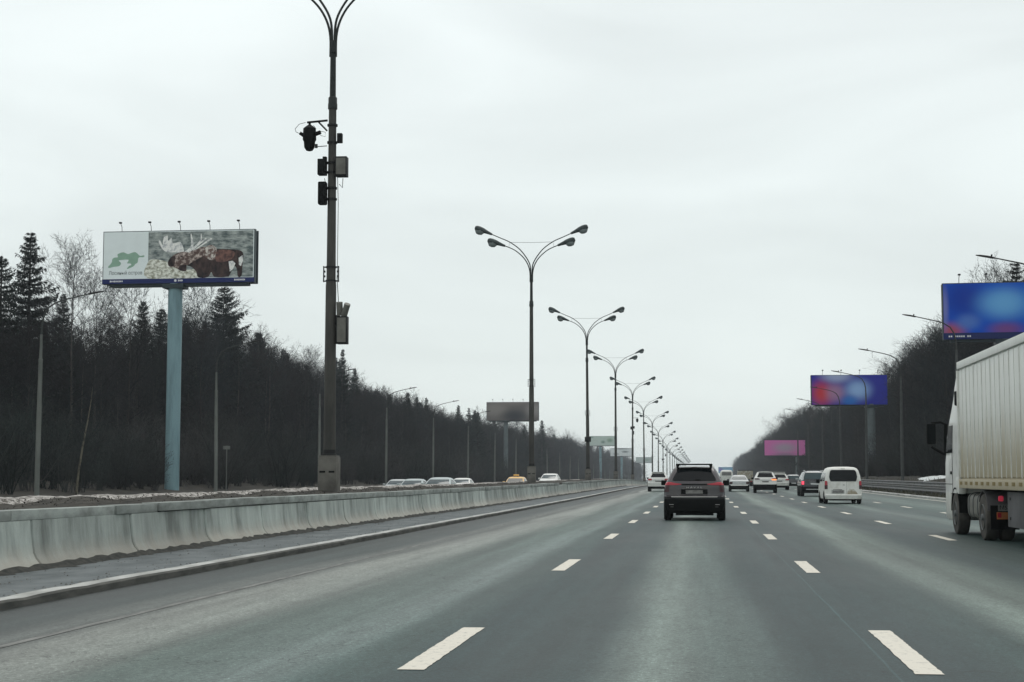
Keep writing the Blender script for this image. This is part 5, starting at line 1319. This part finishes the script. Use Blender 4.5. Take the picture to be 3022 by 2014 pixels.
for ax in (1.5, 7.2):
    for sx in (-1, 1): w = obj('wheel', wheel_meshes(.46, .3)[0] if False else WH[0], t, (sx * 1.05, ax, .44), (0, 0, 0 if sx > 0 else math.pi), (1.25, 1.26, 1.26)); obj('rim', WH[1], w)
for sx in (-1, 1): m = MB(); m.bevbox((sx * .9, -.02, .82), (.35, .04, .14), .01); m.build('tail_light', M_lred, t)

# --- oncoming cars beyond the median: only their upper halves show
def oncoming(x, y, rows, body, label, name='saloon_car', sc=(1, 1, 1), split=3, roof_sign=False, glass=None):
    c = Car(name, label, 'car', x, y, rows, split, body, sc, rz=math.pi, z=opp_z(x) + zr(y) + .004, group='oncoming cars beyond the median', wheels=WH_S)
    zb = 1.04 if rows is not SUV else 1.22; kt = -4 if rows is SUV else -3; zt = rows[kt][0] - .03
    wb, wt = float(np.interp(zb, [r[0] for r in rows], [r[1] for r in rows])) - .10, float(np.interp(zt, [r[0] for r in rows], [r[1] for r in rows])) - .07
    c.front('windscreen', [(zb + .02, -wb, wb), ((zb + zt) / 2, -(wb + wt) / 2, (wb + wt) / 2), (zt, -wt, wt)], glass or M_glass2); c.front('headlight', [(.62, .52, .83), (.74, .56, .83)], M_lamp_w, both=True); c.front('grille', [(.45, -.4, .4), (.62, -.45, .45)], M_trim); c.front('number_plate', [(.36, -.26, .26), (.46, -.26, .26)], M_plate2, .02)
    yb = rows[kt][2] + .3; c.side('side_window', [(zb + .02, yb - .2, rows[kt - 1][3] + .1), (zt - .02, yb + .15, rows[kt][3] - .15)], M_glass); c.mirrors(zb, 3.0 if rows is not HATCH else 2.8, body)
    c.rear('tail_light', [(.66, .60, .84), (.80, .58, .84)], M_ldark, both=True)
    if roof_sign: m = MB(); m.bevbox((0, 1.8, rows[-1][0] + .07), (.45, .16, .13), .03); m.build('roof_sign', body, c.t, smooth=40)
    return c
oncoming(-15.2, 93, SEDAN, M_pale, 'nearest oncoming pale grey car, largest roof showing over the median', sc=(1.03, 1, 1.03))
oncoming(-18.8, 104, SEDAN, M_pale, 'oncoming pale car just left of the largest roof over the median', sc=(1, 1, 1.0))
oncoming(-22.4, 117, SEDAN, M_silver, 'leftmost oncoming silver car peeping over the median', sc=(1, 1, 1.0))
oncoming(-18.8, 125, SEDAN, M_wht, 'oncoming white car just right of the largest roof over the median', sc=(1, 1, 1.0))
oncoming(-15.0, 129, HATCH, M_taxi, 'oncoming yellow taxi with a roof sign left of the second median lamp post', 'hatchback_car', sc=(.96, 1, .96), roof_sign=True, glass=M_plate)
oncoming(-14.9, 157, SUV, M_wht, 'oncoming white SUV just right of the second median lamp post', 'suv', sc=(.98, 1, 1.0), split=4)

# ================================================================== ARTICULATED LORRY ON THE RIGHT
M_tr = None
def trailer_material():
    m, t, b = new_mat('trailer_panel_white'); g = t.nodes.new('ShaderNodeNewGeometry'); tcn = t.nodes.new('ShaderNodeTexCoord')
    def noise(scale, stretch, detail=5):
        mp_ = t.nodes.new('ShaderNodeMapping'); mp_.inputs['Scale'].default_value = stretch; link(t, g.outputs['Position'], mp_.inputs[0])
        n = t.nodes.new('ShaderNodeTexNoise'); n.inputs['Scale'].default_value = scale; n.inputs['Detail'].default_value = detail; link(t, mp_.outputs[0], n.inputs['Vector']); return n.outputs['Fac']
    sp = t.nodes.new('ShaderNodeSeparateXYZ'); link(t, g.outputs['Position'], sp.inputs[0])
    r = t.nodes.new('ShaderNodeMapRange'); r.inputs['From Min'].default_value = 3.1; r.inputs['From Max'].default_value = 1.3; r.interpolation_type = 'SMOOTHSTEP'
    a = t.nodes.new('ShaderNodeMath'); a.operation = 'MULTIPLY_ADD'; a.inputs[1].default_value = -1.5; link(t, noise(1, (1, 2.2, .22), 6), a.inputs[0]); 
    a2 = t.nodes.new('ShaderNodeMath'); a2.operation = 'ADD'; a2.inputs[1].default_value = .75; link(t, sp.outputs['Z'], a2.inputs[0]); link(t, a2.outputs[0], a.inputs[2])
    link(t, a.outputs[0], r.inputs['Value'])
    ml = t.nodes.new('ShaderNodeMath'); ml.operation = 'MULTIPLY'; ml.inputs[1].default_value = 1.0; link(t, r.outputs[0], ml.inputs[0])
    mx = t.nodes.new('ShaderNodeMix'); mx.data_type = 'RGBA'; mx.inputs['A'].default_value = (0.77, 0.79, 0.75, 1); mx.inputs['B'].default_value = (0.42, 0.37, 0.255, 1); link(t, ml.outputs[0], mx.inputs['Factor'])
    v = t.nodes.new('ShaderNodeMapRange'); v.inputs['To Min'].default_value = .86; v.inputs['To Max'].default_value = 1.1; link(t, noise(1, (1, 5, .12), 6), v.inputs['Value'])
    sc = t.nodes.new('ShaderNodeVectorMath'); sc.operation = 'SCALE'; link(t, mx.outputs['Result'], sc.inputs[0]); link(t, v.outputs[0], sc.inputs['Scale'])
    link(t, sc.outputs[0], b.inputs['Base Color']); b.inputs['Roughness'].default_value = .55; return m
M_tr = trailer_material()
M_skirt = mat('skirt_panel', (0.125, 0.125, 0.13), .7, col2=(0.075, 0.075, 0.075), scale=1.2)
M_refl = mat('tan_reflector', (0.25, 0.19, 0.07), .5, var=.3, scale=8)
M_tank = mat('grey_tank', (0.24, 0.235, 0.21), .5, .2, var=.4, scale=3)
M_board = mat('orange_reflective_board', (0.42, 0.15, 0.05), .4, col2=(0.30, 0.11, 0.045), scale=5)
M_wtyre = mat('dusty_tyre', (0.055, 0.052, 0.048), .9, col2=(0.10, 0.095, 0.085), scale=3)
X0, X1 = 6.18, 8.72
T = thing('articulated_lorry', 'white articulated lorry with a dirty ribbed trailer at the right edge', 'lorry', (7.45, 36, 0), 0)
off = Vector((-7.45, -36, 0))
def tp(mb, name, mtl, smooth=None): return mb.build(name, mtl, T, smooth=smooth, loc=off)
YF, YB, ZB, ZT = 38.7, 25.1, 1.13, 4.16
m = MB(); m.box(((X0 + X1) / 2, (YF + YB) / 2, (ZB + ZT) / 2), (X1 - X0 - .08, YF - YB - .08, ZT - ZB - .06)); tp(m, 'trailer_box', M_tr)
npan = 13; pw = (YF - YB - .12) / npan
pm_ = MB(); pm_.bevbox((0, 0, 0), (.03, pw - .055, ZT - ZB - .48), .006); pm_ = pm_.mesh('panel', M_tr, smooth=30)
rm_ = MB(); rm_.prism([(-.03, -(ZT - ZB - .44) / 2), (.03, -(ZT - ZB - .44) / 2), (.03, (ZT - ZB - .44) / 2), (-.03, (ZT - ZB - .44) / 2)], -.010, .010, lambda x, y, z: (y, x, z)); rm_ = rm_.mesh('rib', M_wht2)
zc = (ZB + .22 + ZT - .18) / 2
for i in range(npan):
    y = YB + .06 + pw * (i + .5)
    obj('panel', pm_, T, Vector((X0 + .028, y, zc)) + off); obj('panel', pm_, T, Vector((X1 - .028, y, zc)) + off)
    for q in ((i,) if i else (0,)):
        obj('rib', rm_, T, Vector((X0 + .010, YB + .06 + pw * i + pw, zc)) + off)
    obj('rib', rm_, T, Vector((X0 + .008, YB + .06 + pw * (i + .5), zc)) + off, (0, 0, 0), (.5, .4, 1))
m = MB(); m.bevbox((X0 + .03, (YF + YB) / 2, ZT - .09), (.10, YF - YB, .18), .02); m.bevbox((X1 - .03, (YF + YB) / 2, ZT - .09), (.10, YF - YB, .18), .02); m.bevbox(((X0 + X1) / 2, YF - .03, ZT - .09), (X1 - X0 - .14, .09, .178), .02); tp(m, 'top_rail', M_tr, 30)
m = MB(); m.bevbox((X0 + .02, (YF + YB) / 2, ZB + .105), (.10, YF - YB, .21), .012); m.bevbox((X1 - .02, (YF + YB) / 2, ZB + .105), (.10, YF - YB, .21), .012); tp(m, 'bottom_rail', M_tr, 30)
m = MB(); m.bevbox((X0 + .02, YF - .02, (ZB + ZT) / 2), (.10, .10, ZT - ZB - .40), .02); tp(m, 'corner_post', M_wht2, 30)
rf = MB(); rf.box((0, 0, 0), (.008, .30, .075)); rf = rf.mesh('reflector', M_refl)
for i in range(19): obj('reflector', rf, T, Vector((X0 - .034, YF - .35 - .70 * i, ZB + .12)) + off)
m = MB(); m.box(((X0 + X1) / 2 - .45, 31, .98), (.12, 12, .28)); m.box(((X0 + X1) / 2 + .45, 31, .98), (.12, 12, .28)); m.box(((X0 + X1) / 2, 38, .88), (.9, 6.5, .22)); tp(m, 'chassis', M_trim)
m = MB(); m.bevbox((7.45, 31.5, .80), (1.7, 3.4, .5), .05); m.bevbox((7.45, 37.4, .62), (.9, 2.6, .5), .05); tp(m, 'shade_filler', M_trim, 30)  # dark filler boxes added to deepen the shade under the lorry
m = MB(); m.box((X1 - .35, 31, .75), (.03, 5.4, .6)); tp(m, 'far_side_guard', M_skirt)
# side skirt panels behind the drive axle
for y0, y1 in ((31.2, 33.3), (28.9, 31.1), (26.9, 28.8)):
    m = MB(); m.bevbox((X0 + .10, (y0 + y1) / 2, .735), (.04, y1 - y0, .72), .012); m.cur = 1
    for yy in (y0 + .3, y1 - .3):
        for zz in (.55, .95): m.box((X0 + .077, yy, zz), (.012, .06, .06))
    m.build('skirt_panel', [M_skirt, M_trim], T, smooth=30, loc=off)
# tractor wheels
def big_wheel():
    r, w = .51, .31
    m = MB(); m.lathe([(r * .56, -w / 2 + .02), (r * .80, -w / 2), (r * .96, -w * .43), (r, -w * .33), (r, w * .33), (r * .96, w * .43), (r * .80, w / 2), (r * .56, w / 2 - .02)], n=40, axis='X'); ty = m.mesh('wheel', M_wtyre, smooth=35)
    m = MB(); m.lathe([(r * .57, w / 2 - .03), (r * .55, w / 2 + .0), (r * .48, w / 2 - .05), (r * .30, w / 2 - .10), (r * .16, w / 2 - .03), (r * .12, w / 2 + .02)], n=32, axis='X')
    for k in range(10):
        a = 2 * math.pi * k / 10; m.lathe([(.018, w / 2 - .09), (.018, w / 2 - .045)], c=(0, .36 * r * math.cos(a), .36 * r * math.sin(a)), n=6, axis='X')
    return ty, m.mesh('rim', M_galvd, smooth=35)
BWH = big_wheel()
def bw(x, y, sx):
    w = obj('wheel', BWH[0], T, Vector((x, y, .51)) + off, (0, 0, math.pi if sx < 0 else 0)); obj('rim', BWH[1], w)
for sx, xa in ((-1, X0 + .15), (1, X1 - .15)):
    bw(xa, 39.55, sx); bw(xa, 35.80, sx); bw(xa - sx * .34, 35.80, sx)
    for ya in (26.6, 27.95, 29.3): bw(xa, ya, sx)
m = MB()
for ya in (39.55, 35.8, 26.6, 27.95, 29.3): m.tube([(X0 + .2, ya, .51), (X1 - .2, ya, .51)], .09, 8)
tp(m, 'axle', M_trim, 40)
# mudguards: curved plates
def mudguard(y, r, a0, a1, w, name, mtl, x=X0 + .02):
    m = MB(); P = []
    for k in range(17):
        a = R(a0 + (a1 - a0) * k / 16); P.append([(x, y + r * math.cos(a), .51 + r * math.sin(a)), (x + w, y + r * math.cos(a), .51 + r * math.sin(a)), (x + w, y + (r + .03) * math.cos(a), .51 + (r + .03) * math.sin(a)), (x, y + (r + .03) * math.cos(a), .51 + (r + .03) * math.sin(a))])
    m.grid(P, close=True); m.add(P[0], [(0, 1, 2, 3)]); m.add(P[-1], [(3, 2, 1, 0)]); return tp(m, name, mtl, 40)
mudguard(35.8, .575, 35, 165, .66, 'mudguard', M_skirt); mudguard(39.55, .60, 5, 178, .40, 'wheel_arch', M_trim, X0 + .005)
m = MB(); m.box((X0 + .35, 35.08, .52), (.60, .03, .52)); tp(m, 'mud_flap', M_trim)
# fuel tank with straps
m = MB(); st_ = [(X0 + .14 + .30 + .30 * (abs(math.cos(a)) ** .55) * (1 if math.cos(a) > 0 else -1), .72 + .31 * (abs(math.sin(a)) ** .55) * (1 if math.sin(a) > 0 else -1)) for a in [2 * math.pi * k / 28 for k in range(28)]]
m.prism(st_, 36.95, 38.55); tp(m, 'fuel_tank', M_tank, 35)
for yy in (37.15, 37.75, 38.3): m = MB(); m.prism([((x - (X0 + .44)) * 1.04 + X0 + .44, (z - .72) * 1.04 + .72) for x, z in st_], yy, yy + .07); tp(m, 'tank_strap', M_galvd, 35)
m = MB(); m.lathe([(.12, 36.45), (.14, 36.5), (.14, 36.85), (.12, 36.9)], c=(X0 + .42, 0, .60), n=16, axis='Y'); tp(m, 'air_tank', M_tank, 40)
# rear lights and plate of the tractor
m = MB(); m.bevbox((X0 + .25, 34.94, .93), (.11, .06, .12), .03); tp(m, 'tail_light', M_lon2, 40)
m = MB(); m.box((X0 + .33, 34.95, .73), (.28, .03, .14)); tp(m, 'number_plate', M_plate); m = MB(); m.box((X0 + .33, 34.95, .56), (.34, .03, .15)); m.cur = 1; m.box((X0 + .21, 34.93, .57), (.08, .012, .10)); tp(m, 'reflective_board', [M_board, M_lred])
tm3 = text_mesh('М57', .12, 'lettering'); tm3.materials.clear(); tm3.materials.append(M_trim); obj('lettering', tm3, T, Vector((X0 + .33, 34.932, .73)) + off, (R(90), 0, 0))
# cab: stacked side outline, in (y,z), bevelled in x
def cab_part(name, rows, mtl, smooth=40):
    """rows: z, half width, y rear, y front, corner radius"""
    m = MB(); L = []
    for z, w, ya, yb, r in rows:
        loop = []
        for (cx_, cy_, a0) in ((w - r, yb - r, 0), (-(w - r), yb - r, 90), (-(w - .03), ya + .03, 180), (w - .03, ya + .03, 270)):
            rr = r if a0 < 180 else .03
            for k in range(5): a = R(a0 + 90 * k / 4); loop.append((7.45 + cx_ + rr * math.cos(a), cy_ + rr * math.sin(a), z))
        L.append(loop)
    m.grid(L, close=True); m.add(L[0], [tuple(range(len(L[0])))]); m.add(L[-1], [tuple(range(len(L[0])))]); return tp(m, name, mtl, smooth)
W = 1.255
cab_part('bumper', [(.32, W - .05, 40.25, 41.30, .3), (.38, W - .01, 40.2, 41.36, .3), (.90, W, 40.2, 41.36, .3), (1.0, W, 40.2, 41.34, .3)], M_wht2)
cab_part('cab', [(1.0, W, 39.05, 41.34, .3), (1.22, W, 39.05, 41.34, .3), (1.75, W - .005, 39.05, 41.32, .3), (1.95, W - .02, 39.05, 41.28, .3), (2.40, W - .03, 39.05, 41.10, .28), (2.75, W - .05, 39.05, 40.86, .28), (3.10, W - .07, 39.05, 40.50, .28), (3.30, W - .08, 39.05, 40.30, .26)], M_wht)
cab_part('roof_fairing', [(3.30, W - .08, 39.05, 40.28, .26), (3.60, W - .08, 39.06, 40.05, .26), (3.90, W - .10, 39.08, 39.78, .24), (4.02, W - .18, 39.1, 39.62, .2), (4.05, W - .4, 39.2, 39.5, .1)], M_wht)
for sx in (-1, 1):
    xs_ = 7.45 + sx * (W + .004)
    m = MB(); m.add([(xs_ - sx * .012, 39.95, 2.0), (xs_ - sx * .012, 40.95, 2.0), (xs_ - sx * .045, 40.66, 2.68), (xs_ - sx * .045, 39.95, 2.68)], [(0, 1, 2, 3)]); tp(m, 'door_window', M_glass)
    m = MB(); m.box((xs_, 39.9, 1.55), (.008, .015, 1.1)); m.box((xs_, 40.5, 1.22), (.008, 1.1, .015)); tp(m, 'door_gap', M_trim)
    m = MB(); m.box((xs_ + sx * .01, 40.05, 1.50), (.03, .10, .07)); tp(m, 'door_handle', M_trim)
    # side deflector between cab and trailer
    m = MB(); m.prism([(xs_ - sx * .03, 1.25), (xs_ - sx * .005, 1.25), (xs_ - sx * .04, 3.95), (xs_ - sx * .07, 3.95)], 38.82, 39.08); tp(m, 'side_deflector', M_wht2)
    m = MB(); m.bevbox((xs_ - sx * .07, 39.32, 3.32), (.12, .26, .36), .04); tp(m, 'air_horn_cover', M_trim, 40)
    # mirror: two arms, housing and glass
    xm = xs_ + sx * .30; m = MB(); m.tube([(xs_ - sx * .08, 41.12, 2.72), (xs_ + sx * .05, 41.25, 2.80), (xm, 41.25, 2.78)], .03, 6); m.tube([(xs_ - sx * .05, 41.18, 1.98), (xs_ + sx * .02, 41.25, 2.0), (xm, 41.25, 2.17)], .035, 6); m.tube([(xs_ - sx * .05, 41.2, 1.95), (xs_ - sx * .06, 41.15, 2.75)], .05, 8); tp(m, 'mirror_arm', M_trim, 50)
    m = MB(); m.bevbox((xm, 41.25, 2.50), (.23, .16, .54), .05); mo = tp(m, 'mirror', M_trim, 40)
    m = MB(); m.box((xm, 41.166, 2.50), (.18, .008, .44)); m.build('mirror_glass', M_glass, mo)
m = MB(); m.add([(7.45 - .98, 41.305, 2.02), (7.45 + .98, 41.305, 2.02), (7.45 + .93, 40.70, 2.95), (7.45 - .93, 40.70, 2.95)], [(0, 1, 2, 3)]); tp(m, 'windscreen', M_glass)
m = MB(); m.bevbox((7.45, 41.36, 1.4), (1.7, .06, .6), .02); tp(m, 'grille', M_trim, 30)
m = MB(); m.bevbox((X0 + .10, 39.15, 1.19), (.20, .42, .42), .06); m.bevbox((X1 - .10, 39.15, 1.19), (.20, .42, .42), .06); tp(m, 'wing', M_wht2, 40)
m = MB(); m.bevbox((X0 + .16, 40.55, .75), (.30, .62, .60), .06); tp(m, 'cab_step', M_wht2, 40)

# ================================================================== HAZE
mh = bpy.data.materials.new('haze'); mh.use_nodes = True; ht = mh.node_tree; ht.nodes.clear()
ho = ht.nodes.new('ShaderNodeOutputMaterial'); hv = ht.nodes.new('ShaderNodeVolumePrincipled')
hv.inputs['Color'].default_value = (0.86, 0.94, 1.0, 1); hv.inputs['Density'].default_value = 0.00021; hv.inputs['Anisotropy'].default_value = 0.2
ht.links.new(hv.outputs[0], ho.inputs['Volume'])
m = MB(); m.box((0, 1245, 14), (3100, 2600, 45)); o = m.build('haze', mh); tag(o, 'thin pale winter haze over the whole motorway', 'haze', kind='stuff')
